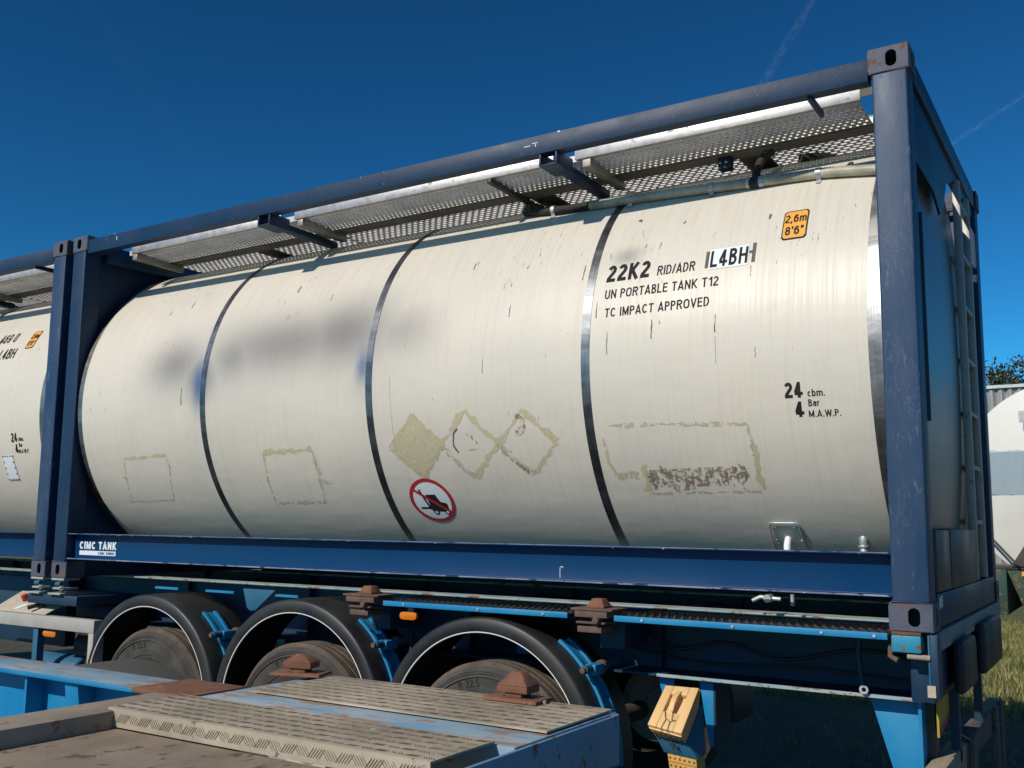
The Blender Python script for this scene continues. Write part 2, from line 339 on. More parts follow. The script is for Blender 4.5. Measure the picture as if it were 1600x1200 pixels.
def _arc(cx, cy, rx, ry, a0, a1, n=12): return [(cx+rx*math.cos(R_(a0+(a1-a0)*i/n)), cy+ry*math.sin(R_(a0+(a1-a0)*i/n))) for i in range(n+1)]
def glyph(c, t):
    """condensed grotesque letter as centre lines of strokes: (width, [polylines]), cap height 1"""
    h = t/2; w = {'I': t+.0, '1': .40, 'M': .72, 'W': .86, 'm': .78, '.': t, ',': t, "'": t, '"': .3, '/': .3, 'r': .32, 'A': .62, 'V': .6, 'N': .6, 'O': .64, 'K': .6, 'D': .58, 'C': .6, 'U': .58, 'H': .58, 'R': .6, 'T': .54, ' ': .24, 'c': .42, 'a': .44, 'b': .46, 'L': .48, 'E': .5}.get(c, .52)
    l, r, T, B = h, w-h, 1-h, h; m = (l+r)/2; rx = (r-l)/2
    def ring(a, b, y0, y1, a0=0, a1=360, q=None):
        q = min((b-a)/2, (y1-y0)/2) if q is None else q; cx = (a+b)/2; X = (b-a)/2
        if y1-y0 <= 2*q+1e-6: return _arc(cx, (y0+y1)/2, X, (y1-y0)/2, a0, a1, 24)
        out = []
        for k in range(25):
            g = a0+(a1-a0)*(k % 24 if a1-a0 == 360 else k)/24; s_ = math.sin(R_(g)); out.append((cx+X*math.cos(R_(g)), (y1-q if s_ >= 0 else y0+q)+q*s_))
        return out
    D = {' ': [], 'I': [[(h, 0), (h, 1)]], '1': [[(l-.02, .74), (l+.1, .79), (r, 1-h*.3)], [(r, 0), (r, 1)]],
         '2': [_arc(m, .70, rx, .30-h, 165, -40, 14)+[(l+.02, B+.12), (l, B)], [(0, B), (w, B)]],
         '4': [[(r-.12+h*0, 0), (r-.12, 1)], [(r-.13, 1-h*.8), (h*.6, .33)], [(0, .26), (w+.02, .26)]],
         '5': [[(r, T), (l+.06, T), (l+.02, .5)], [(l+.02, .53)]+_arc(m, .33, rx, .33-h, 125, -160, 16)],
         '6': [ring(l, r, B, .62)+[], _arc(m, .55, rx, .45-h, 35, 180, 12)+[(l, .34)]],
         '9': [ring(l, r, .38, T)+[], _arc(m, .45, rx, .45-h, 215, 360, 12)+[(r, .66)]],
         '8': [ring(l, r, B, .52), ring(l+.03, r-.03, .52, T)], '3': [_arc(m, .75, rx, .25-h, 160, -90, 10), _arc(m, .28, rx, .28-h, 90, -160, 10)],
         '0': [ring(l, r, B, T)], 'O': [ring(l, r, B, T)], 'D': [[(l, 0), (l, 1)], [(l, T), (m, T)]+_arc(m-.02, .5, rx+.02, .5-h, 90, -90)+[(m, B), (l, B)]],
         'K': [[(l, 0), (l, 1)], [(l, .36), (r+.0, 1)], [(l+.14, .5), (r+.03, 0)]], 'R': [[(l, 0), (l, 1)], [(l, T), (m, T)]+_arc(m, .73, rx, .27-h, 90, -90, 10)+[(l, .46+h)], [(m+.02, .5), (r+.02, 0)]],
         'P': [[(l, 0), (l, 1)], [(l, T), (m, T)]+_arc(m, .71, rx, .29-h, 90, -90, 10)+[(l, .42+h)]],
         'B': [[(l, 0), (l, 1)], [(l, T), (m, T)]+_arc(m, .76, rx-.03, .24-h*.9, 90, -90, 10)+[(l, .53)], [(m, .53)]+_arc(m, .27+h*.3, rx, .27-h*.7, 90, -90, 10)+[(l, B)]],
         '/': [[(h*.6, 0), (w-h*.6, 1)]], 'A': [[(h*.7, 0), (m, 1-h*.2), (w-h*.7, 0)], [(l+.08, .27), (r-.08, .27)]], 'V': [[(h*.7, 1), (m, h*.2), (w-h*.7, 1)]],
         'U': [[(l, 1), (l, .3)]+_arc(m, .3, rx, .3-h, 180, 360, 12)+[(r, .3), (r, 1)]], 'N': [[(l, 0), (l, 1)], [(r, 0), (r, 1)], [(l, 1-h), (r, h)]], 'M': [[(l, 0), (l, 1)], [(r, 0), (r, 1)], [(l, 1-h*.6), (m, h*1.6), (r, 1-h*.6)]],
         'W': [[(h*.6, 1), (w*.27, h*.4), (m, 1-h*.6), (w*.73, h*.4), (w-h*.6, 1)]], 'T': [[(m, 0), (m, 1)], [(0, T), (w, T)]], 'L': [[(l, 0), (l, 1)], [(l, B), (w, B)]], 'E': [[(l, 0), (l, 1)], [(l, B), (w, B)], [(l, .52), (w-.04, .52)], [(l, T), (w, T)]],
         'C': [_arc(m, .5, rx, .5-h, 38, 322, 20)], 'H': [[(l, 0), (l, 1)], [(r, 0), (r, 1)], [(l, .52), (r, .52)]],
         'c': [_arc(m, .36, rx, .36-h, 40, 320, 16)], 'b': [[(l, 0), (l, 1)], ring(l, r, B, .72-h)], 'a': [[(r, 0), (r, .5)]+_arc(m, .5, rx, .22-h, 0, 160, 8), ring(l, r, B, .42, 0, 360)],
         'r': [[(l, 0), (l, .72)], [(l, .45)]+_arc(l+.16, .45, .16, .27-h, 180, 80, 6)], 'm': [[(l, 0), (l, .72)], [(l, .45)]+_arc((l+m)/2, .5, (m-l)/2, .22-h, 180, 0, 8)+[(m, 0)], [(m, .45)]+_arc((r+m)/2, .5, (r-m)/2, .22-h, 180, 0, 8)+[(r, 0)]],
         '.': [[(h, 0), (h, t)]], ',': [[(h, t), (h, 0), (h*.4, -.14)]], "'": [[(h, 1), (h, .68)]], '"': [[(h, 1), (h, .68)], [(.3-h, 1), (.3-h, .68)]]}
    return w, D.get(c, [])
def stroke_text(s, t=.15, gap=.13):
    vs = []; fs = []; x = 0; nst = 0
    for c in s:
        w, L = glyph(c, t)
        for path in L:
            if len(path) < 2: continue
            dn = [path[0]]
            for a_, b_ in zip(path, path[1:]):
                q_ = max(1, math.ceil(math.dist(a_, b_)/.22)); dn += [(a_[0]+(b_[0]-a_[0])*e_/q_, a_[1]+(b_[1]-a_[1])*e_/q_) for e_ in range(1, q_+1)]
            path = dn
            closed = math.dist(path[0], path[-1]) < 1e-6 and len(path) > 3; P = path[:-1] if closed else path; k = len(P); n0 = len(vs); nst += 1
            for i, (px, py) in enumerate(P):
                a = P[i-1] if (i or closed) else None; b = P[(i+1) % k] if (i < k-1 or closed) else None
                d1 = (Vector((px-a[0], py-a[1])).normalized() if a else None); d2 = (Vector((b[0]-px, b[1]-py)).normalized() if b else None)
                d1 = d1 or d2; d2 = d2 or d1; n1 = Vector((-d1.y, d1.x)); n2 = Vector((-d2.y, d2.x)); nn = n1+n2
                if nn.length < .2: nn = n1
                nn.normalize(); q = t/2/max(.45, nn.dot(n1))
                for sg in (1, -1): vs.append((x+px+nn.x*q*sg, py+nn.y*q*sg, .00012*(nst % 5)))
            for i in range(k if closed else k-1): a, b = n0+2*i, n0+2*((i+1) % k); fs.append((a, a+1, b+1, b))
        x += w+gap
    return vs, fs
def text_fit(s, x0, x1, y0, h, t=.15, slant=0):
    """lettering of cap height h between x0 and x1"""
    vs, fs = stroke_text(s, t); a, b = min(v[0] for v in vs), max(v[0] for v in vs)
    return [(x0+(v[0]-a)*(x1-x0)/(b-a)+slant*v[1]*h, y0+v[1]*h, v[2]) for v in vs], fs

# ---------------------------------------------------------------- tank container
R, TY, TZ = 1.212, 1.219, 1.285
L_, W_, H_ = 6.058, 2.438, 2.591
def on_tank(x, a, off=.002):                      # a: arc length up the near side, 0 at mid height
    t = a/R; return (x, TY-(R+off)*math.cos(t), TZ+(R+off)*math.sin(t))
def wrap(parent, name, mat, vs, fs, off=.002, dx=0, uv=True, label=None):
    mb = MB(); mb.add([on_tank(v[0]+dx, v[1], off+(v[2] if len(v) > 2 else 0)) for v in vs], fs); mb.uv = [(v[0], v[1]) for v in vs] if uv else None
    o = build(mb, name, mat, parent, smooth=0, double=True, label=label)
    return o
def loop_patch(pts, n=10, rows=None):
    """subdivided polygon patch (fan of strips between two polylines): pts = list of (left, right) rows"""
    vs = []; fs = []
    for (l, r) in pts:
        for i in range(n+1): vs.append((l[0]+(r[0]-l[0])*i/n, l[1]+(r[1]-l[1])*i/n))
    for j in range(len(pts)-1):
        for i in range(n): a = j*(n+1)+i; fs.append((a, a+1, a+n+2, a+n+1))
    return vs, fs
def ribbon(path, wd, rnd=None):
    vs = []; fs = []; k = len(path); nz = [rnd.uniform(-1, 1) for _ in range(k//3+3)] if rnd else None; ny = [rnd.uniform(-1, 1) for _ in range(k//2+3)] if rnd else None
    def sm(q, u): j = int(u); return q[j]+(q[j+1]-q[j])*(u-j)
    for i, (x, a) in enumerate(path):
        p, q = path[max(i-1, 0)], path[min(i+1, k-1)]; d = Vector((q[0]-p[0], q[1]-p[1])).normalized(); nrm = Vector((-d.y, d.x))
        ww = wd*((.85+.5*sm(nz, i/3)+rnd.uniform(-.12, .12)) if rnd else 1)/2; off = .2*sm(ny, i/2)*wd if rnd else 0
        vs += [(x+nrm.x*(ww+off), a+nrm.y*(ww+off)), (x-nrm.x*(ww-off), a-nrm.y*(ww-off))]
    for i in range(k-1): fs.append((2*i, 2*i+1, 2*i+3, 2*i+2))
    return vs, fs
def poly_path(pts, step=.012, closed=False):
    out = []; pts = list(pts)+([pts[0]] if closed else [])
    for a, b in zip(pts, pts[1:]):
        n = max(1, int(math.dist(a, b)/step))
        for i in range(n): out.append((a[0]+(b[0]-a[0])*i/n, a[1]+(b[1]-a[1])*i/n))
    out.append(pts[-1]); return out

def oval(cx, cz, w, h, n=20):
    r = w/2; return [(cx+r*math.cos(2*math.pi*i/n), cz+(h/2-r)*(1 if math.sin(2*math.pi*i/n) >= 0 else -1)+r*math.sin(2*math.pi*i/n)) for i in range(n)]
def rrect(x0, x1, z0, z1, r, n=20):
    cx, cz = (x0+x1)/2, (z0+z1)/2; pts = []
    for i in range(n):
        t = 2*math.pi*i/n; c, s = math.cos(t), math.sin(t)
        hx, hz = (x1-x0)/2, (z1-z0)/2; k = 1/max(abs(c)/hx, abs(s)/hz); x, z = c*k, s*k
        # pull the corners in a little
        ex, ez = abs(x)-(hx-r), abs(z)-(hz-r)
        if ex > 0 and ez > 0:
            d = math.hypot(ex, ez); x = math.copysign(hx-r+ex*r/d, x); z = math.copysign(hz-r+ez*r/d, z)
        pts.append((cx+x, cz+z))
    return pts
def casting(x0, y0, z0, sx, sy):
    """hollow corner casting with an oval opening in its side face and its end face; sx, sy = outward signs"""
    m = MB(); X, Y, Z = .178, .162, .118
    x1, y1, z1 = x0+X, y0+Y, z0+Z; n = 40
    def plate(outer, inner, fn):
        vs = [fn(p, 0) for p in outer]+[fn(p, 0) for p in inner]+[fn(p, .014) for p in inner]
        k = len(outer); fs = [(i, (i+1) % k, k+(i+1) % k, k+i) for i in range(k)]+[(k+i, k+(i+1) % k, 2*k+(i+1) % k, 2*k+i) for i in range(k)]
        m.add(vs, fs)
    yo = y0 if sy < 0 else y1; xo = x1 if sx > 0 else x0
    plate(rrect(x0+.004, x1-.004, z0+.003, z1-.003, .012, n), oval((x0+x1)/2+(.012*sx), (z0+z1)/2, .048, .078, n), lambda p, d: (p[0], yo-sy*d, p[1]))
    plate(rrect(y0+.004, y1-.004, z0+.003, z1-.003, .012, n), oval((y0+y1)/2, (z0+z1)/2, .048, .078, n), lambda p, d: (xo-sx*d, p[0], p[1]))
    # remaining walls as 12 mm slabs
    t = .012
    m.box(x0+.003, x1-.003, y0+.003, y1-.003, z0, z0+t); m.box(x0+.003, x1-.003, y0+.003, y1-.003, z1-t, z1)
    xi = (x0, x0+t) if sx > 0 else (x1-t, x1); m.box(*xi, y0+.003, y1-.003, z0+t, z1-t)
    yi = (y1-t, y1) if sy < 0 else (y0, y0+t); m.box(x0+t, x1-t, *yi, z0+t, z1-t)
    # rounded vertical outer edge
    cx = x1-.012 if sx > 0 else x0+.012; cyy = y0+.012 if sy < 0 else y1-.012
    m.tube([(cx, cyy, z0+.001), (cx, cyy, z1-.001)], .0125, 12)
    return m
def tread_plank(x0, x1, y0, y1, z, px, py, hx, hy, lip=.006, edge=.012):
    m = MB(); nx = max(1, int((x1-x0)/px)); ny = max(1, int((y1-y0-2*edge)/py)); px = (x1-x0)/nx; py = (y1-y0-2*edge)/ny
    vs = []; fs = []
    for j in range(ny):
        sh = (.5*px if j % 2 else 0)
        for i in range(nx - (1 if j % 2 else 0)):
            a = x0+i*px+sh; b = y0+edge+j*py; cx, cy = a+px/2, b+py/2; n = len(vs)
            vs += [(a, b, z), (a+px, b, z), (a+px, b+py, z), (a, b+py, z)]
            vs += [(cx+hx*c, cy+hy*s, z+lip) for c, s in ((-.8, -.5), (-.8+.3, -1), (.5, -1), (.8, -.5), (.8, .5), (.5, 1), (-.5, 1), (-.8, .5))]
            k = n+4
            fs += [(n, n+1, k+2, k+1), (n, k+1, k), (n+1, k+3, k+2), (n+1, n+2, k+4, k+3), (n+2, k+5, k+4), (n+2, n+3, k+6, k+5), (n+3, k+7, k+6), (n+3, n, k, k+7)]
        if j % 2:
            for a, b2 in ((x0, x0+.5*px), (x1-.5*px, x1)):
                n = len(vs); b = y0+edge+j*py; vs += [(a, b, z), (b2, b, z), (b2, b+py, z), (a, b+py, z)]; fs.append((n, n+1, n+2, n+3))
    m.add(vs, fs)
    m.box(x0, x1, y0, y0+.003, z-.002, z+.035); m.box(x0, x1, y1-.003, y1, z-.002, z+.035)
    m.add([(x0, y0, z), (x1, y0, z), (x1, y0+edge, z), (x0, y0+edge, z), (x0, y1-edge, z), (x1, y1-edge, z), (x1, y1, z), (x0, y1, z)], [(0, 1, 2, 3), (4, 5, 6, 7)])
    return m

def make_container(root):
    B = lambda mb, name, mat, **k: build(mb, name, mat, root, **k)
    # corner castings and posts
    for sx in (-1, 1):
        for sy in (-1, 1):
            x0 = 0 if sx < 0 else L_-.178; y0 = 0 if sy < 0 else W_-.162
            for z0 in (0, H_-.118):
                o = B(casting(x0, y0, z0, sx, sy), 'corner_casting', 'casting paint', bevel=0)
            px0 = .012 if sx < 0 else L_-.162; py0 = .0 if sy < 0 else W_-.15
            m = MB(); m.box(px0, px0+.15, py0, py0+.15, .1185, H_-.1185)
            B(m, 'corner_post', 'navy paint worn' if sx > 0 and sy < 0 else 'navy paint', bevel=.009, seg=3)
            for zz in (.1195, H_-.1195):
                a, b, c_, d_ = px0-.001, px0+.151, py0-.001, py0+.151
                if zz < 1: B(MB().tube([(a, c_, zz), (b, c_, zz), (b, d_, zz), (a, d_, zz)], .0045, 6, closed=True), 'weld_bead', 'casting paint', smooth=60)
                else: B(MB().tube([(a, c_, zz), (b, c_, zz), (b, d_, zz), (a, d_, zz)], .0045, 6, closed=True), 'weld_bead', 'casting paint', smooth=60)
    # side rails
    for sy in (-1, 1):
        f = (lambda y: y) if sy < 0 else (lambda y: W_-y)
        y0, y1 = sorted((f(.006), f(.076)))
        m = MB().box(.1785, L_-.1785, y0, y1, 2.446, 2.553); B(m, 'top_rail', 'navy paint', bevel=.0035)
        # C section bottom rail
        w = .075; t = .008
        prof = [(f(.008), .138), (f(w), .138), (f(w), .326), (f(.008), .326), (f(.008), .316), (f(w-t), .316), (f(w-t), .147), (f(.008), .147)]
        B(MB().prism(prof, 'x', .1625, L_-.1625), 'bottom_rail', 'navy rail paint', bevel=.0025)
    # end frames
    for e in (0, 1):
        g = (lambda x: x) if e == 0 else (lambda x: L_-x)
        X = sorted((g(.01), g(.09)))
        B(MB().box(*X, .1625, W_-.1625, 2.47, 2.58), 'end_header', 'navy paint', bevel=.006)
        X = sorted((g(.008), g(.1)))
        B(MB().box(*X, .1625, W_-.1625, .004, .15), 'end_sill', 'navy paint', bevel=.006)
    pn = [(.151, 2.469), (.151, 2.12), (.75, 2.12), (.93, 2.05), (1.03, 2.10), (1.2, 2.30), (1.5, 2.40), (W_-.151, 2.40), (W_-.151, 2.469)]
    B(MB().prism(pn, 'x', 6.018, 6.03), 'header_panel', 'navy paint', bevel=.002)
    # left (front) end: corner gusset plates cut round the tank
    for cyy, sy in ((.16, 1), (W_-.16, -1)):
        for zc, sz in ((.155, 1), (2.44, -1)):
            pts = [(cyy, zc)]
            n = 14; rr = 1.2
            ya, za = cyy, zc+sz*.95
            if sz < 0: za = zc-.8
            pts.append((cyy, za))
            for i in range(n+1):
                s = i/n; y = cyy+sy*(0.9)*s
                d = rr*rr-(y-TY)**2; z = TZ-sz*math.sqrt(max(d, 0)); 
                z = min(z, za) if sz > 0 else max(z, za)
                z = max(z, zc+.01) if sz > 0 else min(z, zc-.01)
                pts.append((y, z))
            pts.append((cyy+sy*.9, zc))
            B(MB().prism(pts, 'x', .115, .125), 'gusset_plate', 'navy paint')
    # collar joining tank and frame
    for x0, x1 in ((.11, .2), (L_-.2, L_-.11)):
        B(MB().revolve([(x0, 1.13), (x1, 1.13), (x1, 1.11), (x0, 1.11), (x0, 1.13)], TY, TZ, 96), 'support_collar', 'navy paint', smooth=30)
    # tank
    xs = [.235+(5.837-.235)*i/64 for i in range(65)]
    m = MB(); n = 160; vs = []; uv = []
    for i in range(n+1):
        a = -math.pi+2*math.pi*i/n
        for x in xs: vs.append((x, TY-R*math.cos(a), TZ+R*math.sin(a))); uv.append((x, a*R))
    k = len(xs); m.add(vs, [(i*k+j, (i+1)*k+j, (i+1)*k+j+1, i*k+j+1) for i in range(n) for j in range(k-1)]); m.uv = uv
    shell = B(m, 'tank_shell', 'cream tank cladding', smooth=60, double=True)
    def band(name, x0, x1, mat, r=R+.0025, par=root, th=.004):
        m = MB(); vs = []; uv = []; n = 160
        pr = [(x0, r-th), (x0, r), (x1, r), (x1, r-th)]
        for i in range(n+1):
            a = -math.pi+2*math.pi*i/n
            for x, q in pr: vs.append((x, TY-q*math.cos(a), TZ+q*math.sin(a))); uv.append((x, a*R))
        m.add(vs, [(i*4+j, (i+1)*4+j, (i+1)*4+j+1, i*4+j+1) for i in range(n) for j in range(3)]); m.uv = uv
        return build(m, name, mat, par, smooth=30, double=True)
    for x in (1.545, 2.99, 4.437): band('strap', x-.0245, x+.0245, 'strap steel', par=shell)
    band('edge_band', 5.8375, 5.935, 'polished steel band', r=R+.001)
    band('edge_band', .185, .2345, 'polished steel band', r=R-.001)
    for s in (1, -1):
        pr = [];  xb = 5.934 if s > 0 else .186
        for i in range(25):
            r = R*(1-i/24)+1e-4; 
            pr.append((xb+s*(.075*math.sqrt(max(0, 1-(r/R)**2.1))), r-.002 if i == 0 else r))
        B(MB().revolve(pr, TY, TZ, 96), 'tank_head', 'tank head cladding', smooth=50)
    # walkways on both shoulders
    for sy in (-1, 1):
        f = (lambda y: y) if sy < 0 else (lambda y: W_-y)
        for x0, x1 in ((.36, 1.95), (2.08, 4.1), (4.24, 5.79)):
            ya, yb = sorted((f(.262), f(.268)))
            m = MB(); m.box(x0, x1, ya, yb, 2.478, 2.54)
            ya, yb = sorted((f(.268), f(.29))); m.box(x0, x1, ya, yb, 2.4785, 2.4805)
            B(m, 'toe_board', 'galvanised', bevel=.002)
        for x0, x1 in ((.3, 2.05), (2.052, 4.25), (4.252, 5.78)):
            ya, yb = sorted((f(.292), f(.6)))
            B(tread_plank(x0, x1, ya, yb, 2.481, .034, .034, .0082, .007, lip=-.006), 'walkway_plank', 'perforated aluminium', smooth=0, double=True)
            ya, yb = sorted((f(.72), f(1.19)))
            B(tread_plank(x0, x1, ya, yb, 2.512, .05, .034, .021, .0105, lip=-.010), 'walkway_plank', 'perforated aluminium', smooth=0, double=True)
        ya, yb = sorted((f(.262), f(.268))); B(MB().box(5.7905, 5.89, ya, yb, 2.49, 2.53), 'end_bar', 'dark steel')
        ya, yb = sorted((f(.604), f(.70)))
        m = MB(); m.box(.36, 5.87, ya, yb, 2.470, 2.475); ya, yb = sorted((f(.604), f(.609))); m.box(.36, 5.87, ya, yb, 2.4755, 2.53)
        ya, yb = sorted((f(.70), f(.705))); m.box(.36, 5.87, ya, yb, 2.470, 2.51)
        B(m, 'walkway_angle', 'walkway steel')
        # cross channels under the planks
        for x in (.38, 2.11, 4.29):
            ya, yb = sorted((f(.26), f(.72))); m = MB()
            m.box(x, x+.05, ya, yb, 2.425, 2.469); B(m, 'cross_channel', 'dull galvanised', bevel=.003)
        for x in (1.2, 3.66, 5.02):
            ya, yb = sorted((f(.75), f(1.05))); B(MB().box(x, x+.16, ya, yb, 2.497, 2.506), 'cross_plate', 'dark steel')
        ya, yb = sorted((f(.24), f(.8))); B(MB().box(3.66, 3.69, ya, yb, 2.44, 2.4685), 'cross_channel', 'dark steel', bevel=.002)
        # navy brackets carrying the walkway from the top rail
        for x in (1.99, 4.15):
            m = MB(); ya, yb = sorted((f(.012), f(.2)))
            m.box(x, x+.012, ya, yb, 2.375, 2.457); m.box(x+.012, x+.1, ya, yb, 2.375, 2.383); m.box(x+.1, x+.112, ya, yb, 2.375, 2.457)
            ya, yb = sorted((f(.2), f(.7))); m.box(x+.03, x+.1, ya, yb, 2.385, 2.4245)
            B(m, 'rail_bracket', 'navy paint', bevel=.002)
        # small rib at the right end and the diagonal beams at the left end
        ya, yb = sorted((f(.03), f(.262))); B(MB().box(5.60, 5.62, ya, yb, 2.425, 2.4575), 'rail_rib', 'navy paint', bevel=.002)
        m = MB(); ya, yb = f(.155), f(.75)
        m.add([(.165, ya, 2.40), (.165, yb, 2.40), (.30, yb, 2.40), (.22, ya, 2.40), (.165, ya, 2.469), (.165, yb, 2.469), (.30, yb, 2.469), (.22, ya, 2.469)], [(0, 1, 2, 3), (4, 7, 6, 5), (0, 4, 5, 1), (1, 5, 6, 2), (2, 6, 7, 3), (3, 7, 4, 0)])
        B(m, 'corner_brace', 'navy paint', bevel=.003)
    # ladder and cabinets on the right-hand end
    m = MB(); m.box(6.015, 6.055, 1.52, 1.57, .16, 2.42); B(m, 'ladder_rail', 'dull galvanised', bevel=.004)
    m = MB(); m.box(6.015, 6.055, 1.90, 1.95, .16, 2.42); B(m, 'ladder_rail', 'dull galvanised', bevel=.004)
    for i in range(7): B(MB().box(6.02, 6.05, 1.5705, 1.8995, .46+i*.305, .485+i*.305), 'ladder_rung', 'dull galvanised', bevel=.003)
    B(MB().box(6.0, 6.054, .17, .55, .155, .425), 'cabinet', 'grey cabinet', bevel=.006)
    B(MB().box(6.005, 6.057, .57, 1.45, .155, .43), 'cabinet', 'grey cabinet', bevel=.006)
    for y, z in ((.2, .085), (.25, .09)): B(MB().box(6.0505, 6.0525, y, y+.03, z, z+.05), 'sticker', 'decal white')
    B(MB().box(6.02, 6.056, .165, .18, .9, 1.85), 'mounting_strip', 'chassis dark blue', bevel=.002)
    return shell

paint('rail lip highlight', (.1, .12, .24), (.3, .31, .42), chips=(.004, .03, .1), chip=.55, rough=.5, fscale=4, cscale=9, bump=0, stretch=(1, 3, 3))  # patchy lavender imitating the reflection along the rail lips
root1 = thing('tank_container', 'cream tank container in navy frame with a no-forklift sign and three diamond glue marks', 'tank container', (0, 0, 0))
shell1 = make_container(root1)
root2 = copy_tree(root1)
root2.location.x = -6.134; root2.location.y = 0
root2['label'] = 'cream tank container cut off by the left edge, with small white riveted plate'
for o in (root1, root2): o['group'] = 'tank containers on the blue trailer'
shell2 = [c for c in root2.children if c.name.startswith('tank_shell')][0]
ORI[root2.name] = Vector((-6.134, 0, 0)); ORI[shell2.name] = Vector((-6.134, 0, 0))

rnd = random.Random(5)
def lettering(shell, s, x0, x1, y, h, mat='letters black', off=.15, slant=0, label=None, lift=.0009):
    vs, fs = text_fit(s, x0, x1, y, h, off, slant)
    return wrap(shell, 'lettering', mat, vs, fs, lift, label=label)
def height_label(shell, x0, x1, y0, y1, dx=0):
    def rr(a, b, c, d, r):
        p = rrect(a, b, c, d, r, 40); k = len(p); cx, cz = (a+b)/2, (c+d)/2; return [(cx, cz)]+p, [(0, 1+i, 1+(i+1) % k) for i in range(k)]
    o = wrap(shell, 'height_label', 'letters black', *rr(x0, x1, y0, y1, .012), off=.002, dx=dx)
    wrap(o, 'label_face', 'decal orange', *rr(x0+.006, x1-.006, y0+.008, y1-.008, .008), off=.0035, dx=dx)
    h = (y1-y0)
    for s, yy, q0, q1 in (('2,6m', y0+h*.56, .08, .93), ("8'6\"", y0+h*.14, .14, .86)):
        vs, fs = text_fit(s, x0+(x1-x0)*q0, x0+(x1-x0)*q1, yy, h*.28, .16)
        wrap(o, 'lettering', 'letters black', vs, fs, .0045, dx=dx)
# near container
lettering(shell1, '22K2', 4.525, 4.765, .414, .105, off=.2)
lettering(shell1, 'RID/ADR', 4.81, 5.012, .416, .058)
lettering(shell1, 'UN PORTABLE TANK T12', 4.53, 5.142, .313, .053)
lettering(shell1, 'TC IMPACT APPROVED', 4.54, 5.102, .209, .05)
wrap(shell1, 'code_label', 'decal white', *loop_patch([((5.082, .408+.0244*i), (5.282, .408+.0244*i)) for i in range(6)], 4), off=.002)
wrap(shell1, 'label_remains', 'grey label remains', *loop_patch([((5.063, .42), (5.0815, .42)), ((5.063, .52), (5.0815, .52))], 2), off=.0015)
wrap(shell1, 'label_remains', 'grey label remains', *loop_patch([((5.298, .42), (5.316, .42)), ((5.298, .535), (5.316, .535))], 2), off=.002)
wrap(shell1, 'label_remains', 'grey label remains', *loop_patch([((5.283, .475), (5.3, .475)), ((5.283, .49), (5.3, .49))], 2), off=.002)
lettering(shell1, 'L4BH', 5.09, 5.278, .419, .1, off=.17, lift=.0022)
lettering(shell1, '24', 5.457, 5.539, -.268, .072, off=.2)
lettering(shell1, '4', 5.497, 5.538, -.358, .072, off=.2)
lettering(shell1, 'cbm.', 5.56, 5.638, -.266, .034)
lettering(shell1, 'Bar', 5.56, 5.608, -.311, .032)
lettering(shell1, 'M.A.W.P.', 5.558, 5.7, -.361, .031)
height_label(shell1, 5.432, 5.552, .523, .715)
# glue marks of removed placards
def diamond(cx, cy, h, filled):
    if filled:
        rows = []
        for i in range(33):
            a = -h+2*h*i/32; wd = (h-abs(a))*rnd.uniform(.9, 1.12)+.004; rows.append(((cx-wd, cy+a), (cx+wd, cy+a)))
        wrap(shell1, 'glue_mark', 'yellowed glue', *loop_patch(rows, 6), off=.0007)
    P = poly_path([(cx, cy+h), (cx+h, cy), (cx, cy-h), (cx-h, cy)], .012, True)
    for i in range(4):
        q = P[len(P)*i//4:len(P)*(i+1)//4+1]
        wrap(shell1, 'glue_mark', 'yellowed glue' if (i+int(cx*7)) % 3 else 'faint glue', *ribbon(q, .028 if filled else .04, rnd), off=.0009+.0001*i)
diamond(3.305, -.43, .195, True); diamond(3.665, -.428, .195, False); diamond(4.045, -.43, .185, False)
wrap(shell1, 'glue_mark', 'brown glue flakes', *ribbon(poly_path([(4.0, -.27), (4.035, -.3), (4.035, -.34), (4.0, -.37), (3.985, -.365)]), .035, rnd), off=.0016)
wrap(shell1, 'glue_mark', 'grey label remains', *ribbon(poly_path([(3.61, -.33), (3.575, -.36), (3.565, -.43), (3.59, -.47)]), .008, rnd), off=.0016)
wrap(shell1, 'glue_mark', 'brown glue flakes', *ribbon(poly_path([(3.62, -.35), (3.68, -.37), (3.72, -.41), (3.74, -.45), (3.66, -.46)]), .014, rnd), off=.0016)
wrap(shell1, 'glue_mark', 'brown glue flakes', *ribbon(poly_path([(3.86, -.43), (3.93, -.52), (4.02, -.6)]), .02, rnd), off=.0018)
for P, m, wd in [([(.66, -.428), (1.115, -.412)], 'yellowed glue', .024), ([(1.115, -.412), (1.125, -.5), (1.04, -.76), (.56, -.775)], 'faint glue', .018), ([(.56, -.775), (.62, -.6), (.66, -.428)], 'faint glue', .014), ([(.59, -.56), (.62, -.58)], 'faint glue', .04),
                 ([(2.067, -.42), (2.487, -.416)], 'yellowed glue', .035), ([(2.487, -.416), (2.5, -.58), (2.46, -.78), (2.02, -.79)], 'faint glue', .026), ([(2.02, -.79), (2.04, -.6), (2.067, -.42)], 'faint glue', .02), ([(2.47, -.63), (2.58, -.64)], 'faint glue', .03),
                 ([(4.525, -.355), (4.83, -.36), (5.26, -.378)], 'faint glue', .022), ([(5.26, -.378), (5.28, -.5), (5.27, -.56)], 'faint glue', .02), ([(5.285, -.48), (5.29, -.72)], 'yellowed glue', .035), ([(5.28, -.73), (4.7, -.735)], 'faint glue', .02),
                 ([(4.5, -.42), (4.51, -.55), (4.54, -.62)], 'yellowed glue', .02), ([(4.53, -.62), (4.66, -.64)], 'faint glue', .05), ([(4.7, -.57), (4.7, -.72)], 'yellowed glue', .045)]:
    wrap(shell1, 'glue_mark', m, *ribbon(poly_path(P), wd, rnd), off=.0008+rnd.uniform(0, .0005))
